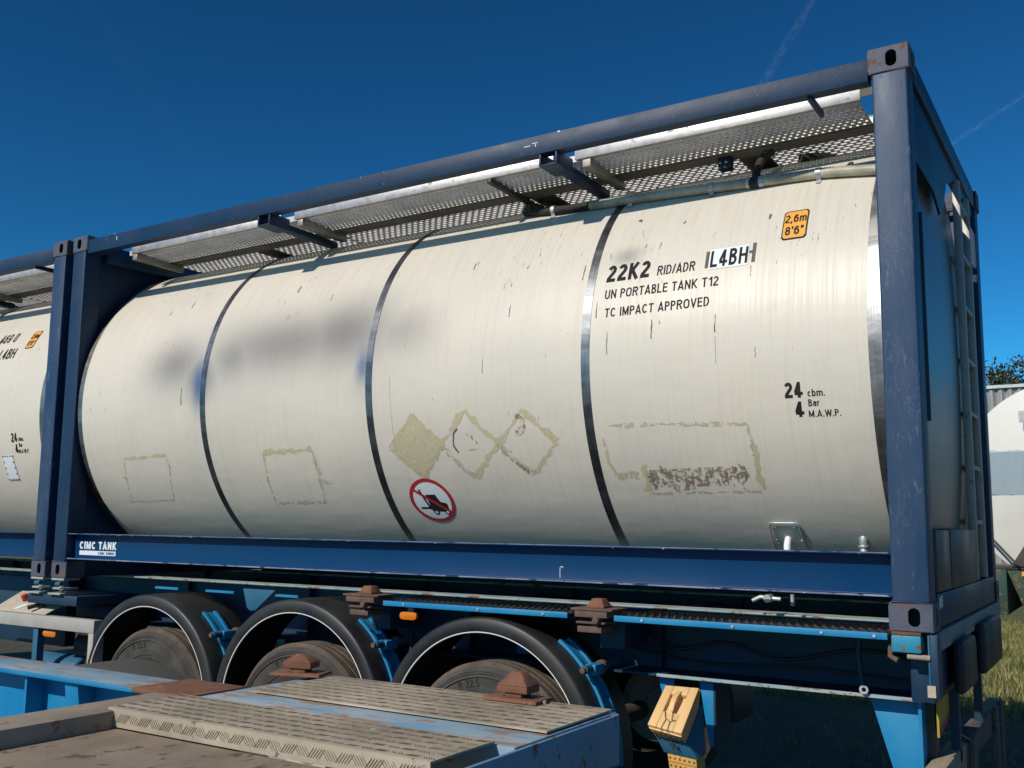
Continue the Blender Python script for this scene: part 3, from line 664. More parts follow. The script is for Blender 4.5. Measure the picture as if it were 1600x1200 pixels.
wrap(shell1, 'glue_mark', 'brown glue flakes', *loop_patch([((4.71, -.7), (5.2, -.69)), ((4.715, -.64), (5.24, -.64)), ((4.73, -.6), (5.22, -.585))], 30), off=.0014)
for P in ([(4.72, -.6), (4.74, -.71)], [(4.78, -.59), (4.86, -.66), (5.0, -.65), (5.1, -.64), (5.2, -.58)], [(4.83, -.7), (4.95, -.69)], [(5.08, -.66), (5.22, -.71)], [(5.16, -.6), (5.23, -.64)]):
    wrap(shell1, 'glue_mark', 'brown glue flakes', *ribbon(poly_path(P), .035, rnd), off=.0018)
for (x, a), l, w_ in (((4.805, .17), .1, .006), ((5.135, .16), .09, .005), ((5.137, .05), .13, .0025), ((4.56, .13), .12, .004), ((4.49, .3), .09, .005), ((5.30, .40), .06, .004), ((4.38, .55), .1, .006), ((3.62, .7), .05, .008), ((2.2, .75), .06, .009), ((1.15, .78), .07, .009), ((.95, .7), .04, .008), ((3.95, .35), .07, .005), ((5.33, -.02), .05, .003), ((3.15, -.0), .5, .002), ((1.33, .05), .12, .007), ((3.8, .05), .08, .004), ((2.55, .62), .05, .006), ((4.9, .78), .02, .012), ((4.63, .86), .015, .02), ((5.36, .72), .035, .012)):
    q = [(x+rnd.uniform(-.002, .002), a-l*i/8) for i in range(9)]
    wrap(shell1, 'drip_mark', 'grey label remains', *ribbon(q, w_, rnd), off=.0008)
# no forklift sign
def disc(cx, cy, r0, r1, n=64):
    k = 7 if r1-r0 > .05 else 2
    vs = [(cx+r*math.cos(2*math.pi*i/n), cy+r*math.sin(2*math.pi*i/n)) for r in [r0+(r1-r0)*j/(k-1) for j in range(k)] for i in range(n)]
    return vs, [(j*n+i, j*n+(i+1) % n, (j+1)*n+(i+1) % n, (j+1)*n+i) for j in range(k-1) for i in range(n)]
sx_, sy_ = 3.302, -.777; rx = .142
sign = wrap(shell1, 'no_forklift_sign', 'decal white', *disc(sx_, sy_, .001, rx+.012), off=.001)
def quadp(pts): return pts, [tuple(range(len(pts)))]
for rows in ([((-.1, -.058), (-.034, -.058)), ((-.1, -.044), (-.034, -.044))], [((-.036, -.062), (-.02, -.062)), ((-.076, .082), (-.062, .082))], [((-.024, -.076), (.098, -.08)), ((-.028, -.018), (.1, -.018)), ((-.029, -.006), (.058, -.006)), ((-.034, .044), (.036, .046))]):
    fine = []
    for (l0, r0_), (l1, r1_) in zip(rows, rows[1:]):
        for q in range(6): u = q/6; fine.append(((sx_+l0[0]+(l1[0]-l0[0])*u, sy_+l0[1]+(l1[1]-l0[1])*u), (sx_+r0_[0]+(r1_[0]-r0_[0])*u, sy_+r0_[1]+(r1_[1]-r0_[1])*u)))
    fine.append(((sx_+rows[-1][0][0], sy_+rows[-1][0][1]), (sx_+rows[-1][1][0], sy_+rows[-1][1][1])))
    wrap(sign, 'forklift_pictogram', 'letters black', *loop_patch(fine, 4), off=.0016)
for cx in (.0, .08):
    wrap(sign, 'forklift_pictogram', 'letters black', *disc(sx_+cx, sy_-.082, .001, .02, 20), off=.0018); wrap(sign, 'forklift_pictogram', 'decal white', *disc(sx_+cx, sy_-.082, .001, .01, 16), off=.0021)
wrap(sign, 'red_ring', 'decal red', *disc(sx_, sy_, rx-.01, rx+.013), off=.0026)
P = poly_path([(sx_-.113, sy_+.083), (sx_+.113, sy_-.083)], .03); wrap(sign, 'red_bar', 'decal red', *ribbon(P, .019), off=.0022)
# manufacturer mark on the bottom rail
def rail_mark(parent, vs, fs, mat, y, name='lettering'):
    m = MB().add([(v[0], y-(v[2] if len(v) > 2 else 0), v[1]) for v in vs], fs); return build(m, name, mat, parent, smooth=0, double=True)
rail1 = [c for c in root1.children if c.name.startswith('bottom_rail')][0]
yw = .075-.008-.0015
vs, fs = text_fit('CIMC TANK', .232, .655, .213, .055, .21); rail_mark(rail1, vs, fs, 'decal white', yw)
rail_mark(rail1, [(.232, .17), (.65, .17), (.65, .202), (.232, .202)], [(0, 1, 2, 3)], 'decal white', yw, 'white_bar')
vs, fs = text_fit('CIMC ENRIC', .45, .64, .177, .018, .18); rail_mark(rail1, vs, fs, 'navy rail paint', yw-.0012)
m = MB().box(.17, 5.885, .0072, .0079, .1395, .1465); m.box(.17, 5.885, .0072, .0079, .3225, .3255); build(m, 'lip_highlight', 'rail lip highlight', rail1, smooth=0)  # painted highlight strips on both lips of the bottom rail
m = MB().tube([(4.262, yw, .155), (4.262, yw, .205), (4.266, yw, .213), (4.276, yw, .213), (4.28, yw, .205)], .0022, 6); build(m, 'hook_scratch', 'decal white', rail1)
# chips on the rails
trail1 = [c for c in root1.children if c.name.startswith('top_rail')][0]
m = MB()
for i in range(16):
    x = rnd.uniform(.25, 5.8); z = rnd.choice((rnd.uniform(2.462, 2.475), rnd.uniform(2.54, 2.548), rnd.uniform(2.47, 2.54))); s = rnd.uniform(.001, .004); m.box(x, x+s*rnd.uniform(.5, 1.6), .0045, .0061, z, z+s*rnd.uniform(.6, 2))
for x, z, a, b in ((4.27, 2.545, .016, .007), (4.06, 2.50, .04, .004), (4.11, 2.51, .035, .004), (4.13, 2.49, .005, .016), (.52, 2.50, .006, .03)): m.box(x, x+a, .0043, .0061, z, z+b)
build(m, 'paint_chips', 'decal white', trail1, smooth=0)
m = MB()
for i in range(26):
    x = rnd.uniform(.3, 5.85); s = rnd.uniform(.001, .003); z = rnd.choice((.3165, .139)); m.box(x, x+s*rnd.uniform(1, 5), .0065, .0081, z+.001, z+.001+s*.8)
build(m, 'paint_chips', 'decal white', rail1, smooth=0)
# left container writing (its own coordinates are shifted by -6.134)
for s, x0, x1, y, h, of in (('469 0', 4.93, 5.176, .63, .1, .15), ('L4BH', 5.06, 5.29, .455, .1, .15), ('24', 5.452, 5.532, -.255, .072, .2), ('4', 5.49, 5.53, -.345, .072, .2), ('cbm.', 5.545, 5.615, -.25, .034, .15), ('Bar', 5.545, 5.59, -.296, .032, .15), ('M.A.W.P.', 5.535, 5.67, -.346, .031, .15)):
    vs, fs = text_fit(s, x0, x1, y, h, of); wrap(shell2, 'lettering', 'letters black', vs, fs, .002, dx=-6.134)
def hl2():
    x0, x1, y0, y1, dx = 5.385, 5.50, .535, .715, -6.134
    p = rrect(x0, x1, y0, y1, .012, 40); q = rrect(x0+.006, x1-.006, y0+.008, y1-.008, .008, 40); F = [tuple(range(40))]
    o = wrap(shell2, 'height_label', 'letters black', p, F, .002, dx=dx); wrap(o, 'label_face', 'decal orange', q, F, .0035, dx=dx)
    h = y1-y0
    for s, yy, q0, q1 in (('2,6m', y0+h*.56, .08, .93), ("8'6\"", y0+h*.14, .14, .86)):
        vs, fs = text_fit(s, x0+(x1-x0)*q0, x0+(x1-x0)*q1, yy, h*.28, .16); wrap(o, 'lettering', 'letters black', vs, fs, .005, dx=dx)
hl2()
o = wrap(shell2, 'riveted_plate', 'decal white', *loop_patch([((5.30, -.57+.0266*i), (5.44, -.565+.02625*i)) for i in range(9)], 4), off=.004, dx=-6.134)
m = MB()
for i in range(5):
    for a, b in ((5.305+i*.0325, -.562), (5.305+i*.0325, -.366), (5.308, -.562+i*.049), (5.432, -.562+i*.049)):
        p = on_tank(a-6.134, b, .004); q = on_tank(a-6.134, b, .008); m.cyl(p, q, .005, 8)
build(m, 'rivets', 'letters black', o)
# --- hose run along the tank shoulder
hose_pts = [(3.72, 1.24), (3.8, 1.2), (3.9, 1.165), (4.03, 1.13), (4.3, 1.1), (4.572, 1.08), (5.0, 1.035), (5.242, 1.005), (5.40, .995), (5.569, .98), (5.7, .95), (5.80, .925), (5.9, .9)]
def hose_at(x):
    for (a, p), (b, q) in zip(hose_pts, hose_pts[1:]):
        if a <= x <= b: return p+(q-p)*(x-a)/(b-a)
    return hose_pts[-1][1]
def hose_seg(x0, x1, r, ribs, name, mat, parent):
    pts = []; rr = []; n = max(2, int((x1-x0)/.0045)) if ribs else max(2, int((x1-x0)/.04))
    for i in range(n+1):
        x = x0+(x1-x0)*i/n; pts.append(on_tank(x, hose_at(x), .029)); rr.append(r*(1+(.07*math.sin(i*math.pi*2/3) if ribs else 0)))
    m = MB().tube(pts, rr, 14); return build(m, name, mat, parent, smooth=80)
hose = hose_seg(4.24, 5.205, .026, True, 'hose', 'ribbed hose plastic', root1)
hose_seg(5.26, 5.9, .026, True, 'hose', 'ribbed hose plastic', root1)
hose_seg(3.74, 4.24, .024, True, 'hose', 'rubber', root1)
j = MB().tube([on_tank(x, hose_at(x), .029) for x in (5.205, 5.235, 5.262)], .029, 16); p = Vector(on_tank(5.235, hose_at(5.235), .03))
j.tube([p, p+Vector((.0, .012, .05)), p+Vector((.01, .05, .12)), p+Vector((.02, .12, .19)), p+Vector((.02, .22, .23))], .022, 14); build(j, 'hose_tee', 'rubber', root1, smooth=60)
for x in (5.2, 5.268, 3.98, 4.50, 4.99, 5.56):
    a = hose_at(x); q0, q1 = Vector(on_tank(x-.012, a, .029)), Vector(on_tank(x+.012, a, .029)); m = MB().tube([q0, q1], .0295, 18)
    if x not in (5.2, 5.268):
        lo = [on_tank(x-.012, a-.03, .004), on_tank(x+.012, a-.03, .004), on_tank(x+.012, a-.055, .004), on_tank(x-.012, a-.055, .004)]; hi = [on_tank(x-.012, a-.02, .03), on_tank(x+.012, a-.02, .03)]
        m.add(lo+hi, [(0, 1, 2, 3), (4, 5, 1, 0)])
    build(m, 'hose_clamp', 'galvanised', root1, smooth=60)
# pipe stubs reaching up under the walkway
for x in (.0,):
    m = MB().tube([on_tank(3.74, 1.24, .029), (3.68, .72, 2.44), (3.66, .9, 2.47)], .024, 12); build(m, 'pipe_stub', 'dark steel', root1, smooth=60)
m = MB().tube([(5.36, .8, 2.44), (5.42, .86, 2.455), (5.5, .95, 2.46)], .03, 12); build(m, 'pipe_stub', 'dark steel', root1, smooth=60)
build(MB().box(4.95, 5.02, .62, .68, 2.4, 2.469), 'support_block', 'chassis dark blue', root1, bevel=.003)
# tank drain flap and fitting low on the shell
P = [(5.262, -1.13), (5.277, -.93), (5.285, -.915), (5.41, -.915), (5.42, -.93), (5.425, -1.13)]
build(MB().tube([on_tank(a, b, .008) for a, b in poly_path(P, .02)], .0045, 8), 'drain_flap', 'galvanised', root1, smooth=60)
m = MB(); 
for a, b in ((5.30, -.945), (5.395, -.945), (5.29, -1.03), (5.41, -1.04), (5.293, -1.06)): m.cyl(on_tank(a, b, .0), on_tank(a, b, .012), .005, 8)
build(m, 'flap_bolts', 'galvanised', root1)
b0 = Vector(on_tank(5.352, -1.03, .0))
build(MB().tube([b0+Vector((0, .0, -.02)), b0+Vector((0, -.03, -.005)), b0+Vector((0, -.045, -.03)), b0+Vector((0, -.05, -.12))], .017, 14), 'drain_pipe', 'white trim', root1, smooth=60)
f0 = Vector(on_tank(5.70, -1.07, .0)); f0.y -= .03
m = MB().cyl(f0+Vector((0, 0, -.08)), f0+Vector((0, 0, -.012)), .019, 18); m.cyl(f0+Vector((0, 0, -.012)), f0+Vector((0, 0, .0)), .026, 18); m.cyl(f0+Vector((0, 0, .0)), f0+Vector((0, 0, .045)), .02, 18); m.cyl(f0+Vector((0, 0, -.05)), f0+Vector((0, 0, -.035)), .027, 8)
build(m, 'outlet_fitting', 'galvanised', root1, smooth=40, bevel=.002)
m = MB().tube([(5.16, .42, .065), (5.2, .42, .085), (5.25, .42, .08), (5.3, .42, .078)], .011, 10); m.cyl((5.24, .39, .08), (5.24, .45, .08), .02, 12); m.cyl((5.36, .41, .05), (5.36, .41, .105), .01, 10)
build(m, 'outlet_valve', 'galvanised', root1, smooth=50)

# ---------------------------------------------------------------- blue trailer carrying the containers
tr = thing('container_trailer', 'blue container trailer with three black mudguards under the two tank containers', 'trailer', (0, 1.2, -Z0))
def T(mb, name, mat, par=None, **k): return build(mb, name, mat, par or tr, **k)
XL, XR = -6.3, 6.03
for ya, yb in ((.5, .64), (1.8, 1.94)):
    yc = (ya+yb)/2; m = MB()
    m.box(XL, XR-.09, yc-.006, yc+.006, -.322, -.012); m.box(XL, XR-.09, ya-.16 if ya < 1 else ya, yb, -.334, -.322)
    for x in (-5, -3.4, -1.8, -.4, .9, 2.1, 3.4, 4.62): m.box(x, x+.01, ya+.012, yc-.006, -.322, -.012)
    T(m, 'main_beam', 'chassis dark blue', bevel=0)
    T(MB().box(XL, XR-.09, ya-.002, yb+.002, -.012, .0), 'beam_flange', 'weathered flange')
    T(MB().box(4.68, XR-.09, (ya-.17 if ya < 1 else ya-.012), (ya-.1605 if ya < 1 else ya-.002), -.335, -.32), 'beam_edge', 'weathered flange')
for x in (-4.5, -2.2, 0.25, 1.75, 3.1, 4.4, 5.9): T(MB().box(x, x+.08, .64, 1.8, -.26, -.06), 'cross_member', 'chassis dark blue')
T(MB().box(.3, 5.8, 1.84, 1.9, .0015, .045), 'load_rail', 'chassis dark blue')
# outer shelf with blue edge strip
def shelf(x0, x1, far=False):
    f = (lambda y: y) if not far else (lambda y: 2.438-y)
    ya, yb = sorted((f(.01), f(.498))); m = MB().box(x0, x1, ya, yb, -.028, -.02)
    if not far:
        for i in range(int((x1-x0)/.04)):
            for q in range(9): a, b = x0+.012+i*.04+(.02 if q % 2 else 0), .03+q*.05; m.add([(a, b, -.02), (a+.02, b, -.02), (a+.02, b+.024, -.02), (a, b+.024, -.02), (a+.01, b+.012, -.008)], [(0, 1, 4), (1, 2, 4), (2, 3, 4), (3, 0, 4)])
    T(m, 'side_shelf', 'black plastic', smooth=0)
    ya, yb = sorted((f(-.002), f(.006))); T(MB().box(x0, x1, ya, yb, -.04, -.012), 'shelf_edge', 'chassis blue', bevel=.0015)
for far in (False, True):
    for a, b in ((3.15, 4.34), (4.6, 5.872)): shelf(a, b, far)
m = MB()
for x in (3.3, 3.8, 4.2, 4.75, 5.2, 5.6, 5.82): m.cyl((x, -.002, -.026), (x, -.008, -.026), .007, 8)
T(m, 'edge_bolts', 'galvanised')
def twist_lock(x0, x1, parent, yb=.0, rot='rust', h=.06):
    xm = (x0+x1)/2; m = MB(); m.box(x0, x1, yb-.005, yb+.2, .004, .014)
    o = T(m, 'twist_lock', 'dark rust', parent, bevel=.002)
    m = MB().box(xm-.05, xm+.05, yb+.04, yb+.14, .014, .026)
    a = .045; z = .026; m.add([(xm-a, yb+.045, z), (xm+a, yb+.045, z), (xm+a, yb+.135, z), (xm-a, yb+.135, z), (xm-.028, yb+.062, z+.034), (xm+.028, yb+.062, z+.034), (xm+.028, yb+.118, z+.034), (xm-.028, yb+.118, z+.034)], [(0, 1, 5, 4), (1, 2, 6, 5), (2, 3, 7, 6), (3, 0, 4, 7), (4, 5, 6, 7)])
    T(m, 'lock_head', 'rust', o, bevel=.003)
    m = MB().box(x0+.02, x1-.03, yb+.0, yb+.18, -.03, .003); m.box(xm-.09, xm+.07, yb+.005, yb+.15, -.062, -.052); m.box(xm-.085, xm+.05, yb+.01, yb+.14, -.105, -.075)
    m.cyl((xm, yb+.06, -.08), (xm, yb+.06, -.03), .03, 14); m.cyl((xm+.03, yb-.02, -.042), (xm+.03, yb+.05, -.042), .017, 10)
    T(m, 'lock_body', 'dark rust', o, bevel=.003)
for x0, x1 in ((2.85, 3.11), (4.36, 4.59)):
    twist_lock(x0, x1, None)
# outriggers carrying the locks
for x in (2.9, 4.42): T(MB().box(x, x+.14, .21, .5, -.2, -.03), 'outrigger', 'chassis dark blue', bevel=.004)
def corner_lock(x0, x1, mat='teal lock paint', ya=-.004):
    o = T(MB().box(x0, x1, ya, ya+.17, -.088, -.016), 'corner_lock', mat, bevel=.008)
    T(MB().box(x0+.002, x1, ya+.002, ya+.168, -.0155, -.002), 'lock_plate', 'rust', o, bevel=.002)
    T(MB().tube([(x0-.01, ya+.05, -.06), (x0-.012, ya+.04, -.11), (x0+.02, ya+.03, -.125)], .012, 8), 'lock_handle', 'dark rust', o)
    T(MB().tube([(x0+.06, ya+.02, -.103), (x1+.03, ya+.02, -.105)], .012, 10), 'lock_handle', 'weathered timber', o)
corner_lock(5.886, 6.005); 
# locks under the joint of the two containers
for x in (.01, -.245):
    m = MB().box(x, x+.15, .0, .14, -.02, -.004); m.box(x+.02, x+.15, .0, .13, -.085, -.072); m.box(x-.02, x+.13, -.01, .12, -.125, -.112)
    m.cyl((x+.06, .05, -.112), (x+.06, .05, -.004), .016, 10)
    o = T(m, 'twist_lock', 'pale panel', bevel=.003)
    T(MB().tube([(x+.1, -.02, -.045), (x+.16, -.02, -.04)], .018, 10), 'lock_pin', 'holder blue', o)
T(MB().box(-.3, .3, .02, .5, -.2, -.128), 'joint_bolster', 'chassis dark blue', bevel=.006)
# dark blue side box, air tank and small plates behind the mudguards
T(MB().box(-3.0, -.36, .4, .498, -.57, -.05), 'side_box', 'chassis dark blue', bevel=.01)
T(MB().box(-.2, .55, .36, .49, -.37, -.215), 'air_tank_guard', 'chassis dark blue', bevel=.03)
T(MB().cyl((.0, .35, -.52), (.45, .35, -.52), .12, 24), 'air_tank', 'black plastic', smooth=50)
T(MB().cyl((-.45, .3, -.74), (.1, .3, -.74), .15, 24), 'air_tank', 'holder blue', smooth=50, bevel=.02)
for a, b in ((.93, 1.17), (1.45, 1.72), (2.1, 2.3)): T(MB().box(a, b, .2, .215, -.05, -.035), 'sunlit_strip', 'chassis blue')  # short bright strips stand in for slits of sunlight on the flange
m = MB(); pr = [(1.83, -.01), (2.12, -.01), (1.98, -.12), (1.95, -.145), (1.9, -.15), (1.87, -.13), (1.86, -.1)]
T(m.prism(pr, 'y', .18, .188), 'lashing_eye', 'holder blue', bevel=.002)
# amber lamps
for x0, x1, z in ((3.245, 3.365, -.092), (-.1, .06, -.415)):
    m = MB(); P = rrect(x0, x1, z-.022, z+.022, .02, 32); m.prism(P, 'y', .03, .055); T(m, 'marker_lamp', 'amber lens', bevel=.004)
    T(MB().box((x0+x1)/2-.02, (x0+x1)/2+.02, .0555, .06, z+.0, z+.06), 'lamp_bracket', 'grey beam')
# control stand
m = MB().box(-1.1, .545, .0, .07, -.375, -.283); T(m, 'control_frame', 'pale panel', bevel=.004)
T(MB().box(.488, .545, .0, .09, -1.0, -.3755), 'control_frame', 'pale panel', bevel=.004)
T(MB().box(-.2, -.14, .02, .08, -.9, -.3755), 'frame_leg', 'holder blue', bevel=.004)
m = MB(); a, b = (.02, -.275), (.22, -.165)
m.add([(-.75, .02, -.28), (-.06, .02, -.28), (-.06+.0, .02, -.272), (-.75, .02, -.272), (-.75, .26, -.152), (.0, .26, -.152), (.0, .26, -.144), (-.75, .26, -.144)], [(0, 1, 2, 3), (4, 7, 6, 5), (3, 2, 6, 7), (0, 4, 5, 1), (1, 5, 6, 2), (0, 3, 7, 4)])
board = T(m, 'control_board', 'control board', bevel=.001)
def bp(x, t): return Vector((x, .02+.24*t, -.272+.128*t))
nb = Vector((0, -.47, .88))
for x, t, mat, r in ((-.52, .55, 'decal red', .026), (-.42, .6, 'black plastic', .028)):
    T(MB().cyl(bp(x, t), bp(x, t)+nb*.05, r, 16), 'valve_knob', mat, board, bevel=.004, smooth=40)
for x, t in ((-.48, .2), (-.12, .75)): T(MB().add([bp(x-.04, t-.12)+nb*.003, bp(x+.02, t-.12)+nb*.003, bp(x+.08, t+.15)+nb*.003, bp(x+.02, t+.15)+nb*.003], [(0, 1, 2, 3)]), 'sticker', 'decal white', board, smooth=0)
for x, t in ((-.2, .3), (-.1, .85)): T(MB().tube([bp(x, t), bp(x, t)+nb*.03, bp(x-.06, t-.3)+nb*.04], .016, 10), 'valve_lever', 'black plastic', board, smooth=60)
# wheels and mudguards
def make_wheel(cx, ya, yb, sgn, full=True):
    cz, r = -.835, .53; yo, yi = (ya, yb) if sgn < 0 else (yb, ya); s = 1 if yi > yo else -1; wd = abs(yb-ya)
    P = lambda d: yo+s*d
    prof = [(P(.035), .285), (P(.012), .31), (P(.004), .345), (P(.008), .35), (P(.002), .356), (P(.0), .385), (P(-.001), .395), (P(.006), .40), (P(.006), .448), (P(-.001), .453), (P(.002), .461), (P(.008), .465), (P(.004), .470), (P(.012), .476), (P(.009), .483), (P(.02), .492), (P(.034), .508)]
    prof2 = [(P(wd-.034), .508), (P(wd-.004), .44), (P(wd), .4), (P(wd-.01), .31), (P(wd-.04), .285)]
    o = T(MB().revolve(prof, 0, cz, 96, 'y', cx=cx), 'wheel', 'dusty rubber', smooth=40)
    T(MB().revolve(prof2, 0, cz, 64, 'y', cx=cx), 'inner_sidewall', 'rubber', o, smooth=40)
    tp = [(P(.034), .508), (P(.048), .525)]; n = 5; rib = (wd-.096)/n
    for i in range(n):
        a = .048+i*rib; tp += [(P(a+.004), .53), (P(a+rib-.012), .53), (P(a+rib-.01), .518), (P(a+rib-.002), .518)]
    tp += [(P(wd-.048), .527), (P(wd-.034), .508)]
    T(MB().revolve(tp, 0, cz, 96, 'y', cx=cx), 'tread', 'tread rubber', o, smooth=35)
    T(MB().revolve([(P(.035), .285), (P(.05), .27), (P(.12), .255), (P(.13), .2), (P(.09), .16), (P(.06), .11), (P(.03), .1), (P(.03), .001)], 0, cz, 48, 'y', cx=cx), 'rim', 'pale panel', o, smooth=35)
    if sgn < 0:
        def arc_text(s, deg, rad, h):
            vs, fs = stroke_text(s, .17); k = h; wdt = max(v[0] for v in vs)*k*.95
            out = []
            for x, y, _z in vs:
                rr = rad+y*k; t = R_(deg)-(x*k*.95-wdt/2)/rad; q = (rr-.31)/(.50-.31)
                out.append((cx+rr*math.cos(t), yo+.004-_z+(.0*max(0, q-.75)), cz+rr*math.sin(t)))
            T(MB().add(out, fs), 'sidewall_lettering', 'tyre letters', o, smooth=0, double=True)
        arc_text('R 22.5', 104, .402, .042)
    return o
def make_fender(cx, far=False, cz=-.755):
    f = (lambda y: y) if not far else (lambda y: 2.438-y)
    prof = [(f(.010), .598), (f(.0), .602), (f(-.003), .606), (f(.004), .664), (f(.009), .673), (f(.02), .679), (f(.12), .681), (f(.40), .681), (f(.428), .676), (f(.43), .66), (f(.425), .655), (f(.41), .668), (f(.03), .669), (f(.015), .655), (f(.010), .598)]
    o = T(MB().revolve(prof, 0, cz, 72, 'y', a0=-8, a1=188, cx=cx), 'mudguard', 'fender plastic', smooth=50)
    if far: return
    T(MB().tube([(cx+.601*math.cos(R_(a)), .004, cz+.601*math.sin(R_(a))) for a in range(-8, 189, 3)], .0055, 8), 'white_trim', 'white trim', o, smooth=60)
    # support strap and stub
    vs = []; fs = []
    for y0, y1 in ((.145, .165), (.24, .26), (.1655, .2395)):
        k = len(vs)
        for i in range(17):
            a = R_(56-i*3.7)
            for rr, y in ((.683, y0), (.699 if y1-y0 < .05 else .688, y0), (.699 if y1-y0 < .05 else .688, y1), (.683, y1)): vs.append((cx+rr*math.cos(a), y, cz+rr*math.sin(a)))
        fs += [(k+i*4+j, k+i*4+(j+1) % 4, k+(i+1)*4+(j+1) % 4, k+(i+1)*4+j) for i in range(16) for j in range(4)]
    st = T(MB().add(vs, fs), 'support_strap', 'chassis blue', smooth=0)
    a = R_(38); q = Vector((cx+.72*math.cos(a), 0, cz+.72*math.sin(a)))
    T(MB().cyl(q+Vector((0, .08, 0)), q+Vector((0, .48, 0)), .021, 14), 'mudguard_stub', 'holder blue', st, smooth=50)
    m = MB().box(q.x-.03, q.x+.03, .15, .26, q.z-.035, q.z+.02); T(m, 'strap_clamp', 'chassis blue', st, bevel=.006)
    T(MB().cyl(q+Vector((0, .06, 0)), q+Vector((0, .081, 0)), .015, 10), 'clamp_bolt', 'dark rust', st, smooth=40)
    T(MB().cyl(q+Vector((.0, .27, .0)), q+Vector((.0, .30, .0)), .034, 8), 'clamp_nut', 'dark rust', st, smooth=40)
    T(MB().box(cx-.05, cx+.03, .44, .49, -.30, -.2), 'axle_bracket', 'chassis blue', bevel=.004)
for cx in (1.105, 2.465, 3.825):
    make_wheel(cx, .03, .41, -1); make_wheel(cx, 2.028, 2.408, 1); make_fender(cx, False, {2.465: -.72, 3.825: -.745}.get(cx, -.755)); make_fender(cx, True)
    T(MB().cyl((cx, .41, -.835), (cx, 2.03, -.835), .065, 16), 'axle', 'dark steel')
    T(MB().box(cx-.3, cx+.25, .53, .62, -.62, -.3505), 'suspension_arm', 'dark steel', bevel=.01)
# landing legs near the front and the parking gear, drawn far left and hidden: only the legs' plates carry the trailer
for y in (.5, 1.85): T(MB().box(-4.2, -4.08, y, y+.12, -1.33, -.3505), 'landing_leg', 'dark steel')
# brackets below the beam by the wheel chock and at the rear
def tri(x0, x1, xa, xb, z0, z1, y, name, mat):
    T(MB().prism([(x0, z0), (x1, z0), (xb, z1), (xa, z1)], 'y', y, y+.01), name, mat, bevel=.001)
tri(4.655, 4.745, 4.735, 4.745, -.335, -.62, .40, 'gusset_bracket', 'chassis blue'); tri(4.88, 4.955, 4.93, 4.955, -.335, -.66, .40, 'gusset_bracket', 'chassis blue')
T(MB().box(4.9555, 4.965, .40, .62, -.68, -.335), 'gusset_web', 'chassis dark blue')
tri(5.70, 5.915, 5.86, 5.915, -.335, -.88, .42, 'rear_gusset', 'chassis blue')
T(MB().box(5.9155, 5.93, .38, .60, -.9, -.30), 'gusset_web', 'chassis blue')
T(MB().box(5.931, 5.965, .5, .60, -.86, -.30), 'rear_web', 'grey cabinet')
T(MB().tube([(5.68, .35, -.06), (5.675, .34, -.15), (5.685, .34, -.26), (5.7, .33, -.30)], .014, 10), 'hook_bar', 'chassis dark blue')
T(MB().revolve([(.32, .02), (.31, .02), (.31, .01), (.32, .01), (.32, .02)], 0, -.3, 20, 'y', cx=5.7), 'hook_ring', 'galvanised')
for i, (pts, r_) in enumerate([([(4.5, .46, -.13), (4.75, .42, -.2), (5.0, .44, -.15), (5.3, .42, -.21), (5.65, .45, -.14), (5.9, .46, -.17)], .009), ([(4.5, .47, -.22), (4.9, .43, -.26), (5.4, .44, -.24), (5.9, .46, -.27)], .007), ([(2.72, .3, -.1), (2.8, .27, -.3), (2.76, .25, -.5), (2.85, .3, -.7)], .009), ([(3.1, .36, -.15), (3.12, .3, -.35), (3.05, .34, -.6)], .008)]):
    fine = []
    for a, b, c_, d_ in zip([pts[0]]+pts, pts, pts[1:], pts[2:]+[pts[-1]]):
        for q in range(6):
            u = q/6; fine.append(tuple(.5*((2*b[k])+(-a[k]+c_[k])*u+(2*a[k]-5*b[k]+4*c_[k]-d_[k])*u*u+(-a[k]+3*b[k]-3*c_[k]+d_[k])*u**3) for k in range(3)))
    T(MB().tube(fine+[pts[-1]], r_, 8), 'air_line', 'black plastic', smooth=60)
# rear end
T(MB().box(6.025, 6.034, .02, .1, -.262, -.005), 'rear_post', 'holder blue', bevel=.003)  # part of the casting's shade is put into the post's darker blues
T(MB().box(6.0345, 6.065, .015, .1, -.27, -.005), 'rear_post', 'chassis dark blue', bevel=.003)
T(MB().box(6.02, 6.052, .006, .0145, -.262, -.215), 'reflector', 'control board')
T(MB().box(6.035, 6.062, .101, 2.40, -.085, -.003), 'rear_beam', 'grey beam', bevel=.005)
T(MB().box(5.94, 6.034, .1, 2.34, -.30, -.003), 'rear_crossbeam', 'chassis dark blue', bevel=.006)
for ya, yb, za, zb in ((.42, .85, -.3, -.07), (1.2, 1.95, -.3, -.05)): T(MB().box(6.0625, 6.11, ya, yb, za, zb), 'rubber_buffer', 'black plastic', bevel=.02)
T(MB().add([(5.98, .45, -.3005), (5.98, 1.6, -.3005), (5.98, .45, -.5), (5.99, .45, -.3005), (5.99, 1.6, -.3005), (5.99, .45, -.5)], [(0, 1, 2), (3, 5, 4), (0, 3, 4, 1), (1, 4, 5, 2), (2, 5, 3, 0)]), 'marker_plate', 'decal yellow')
T(MB().add([(5.9912, .45, -.47), (5.9912, 1.5, -.315), (5.9912, 1.6, -.3005), (5.9912, .45, -.5)], [(0, 1, 2, 3)]), 'plate_stripe', 'decal red', smooth=0)
T(MB().box(5.95, 6.03, .15, .95, -.72, -.60), 'underrun_bar', 'weathered timber', bevel=.006)  # sunlit stretch of the bar put into its tan colour
T(MB().box(5.96, 6.035, .9505, 2.5, -.72, -.60), 'underrun_bar', 'darkened bar', bevel=.006)  # rest of the bar coloured dark where no sun reaches
for y in (.98, 1.95, 2.2): T(MB().box(6.0355, 6.06, y, y+.13, -1.0, -.58), 'underrun_post', 'darkened bar', bevel=.005)
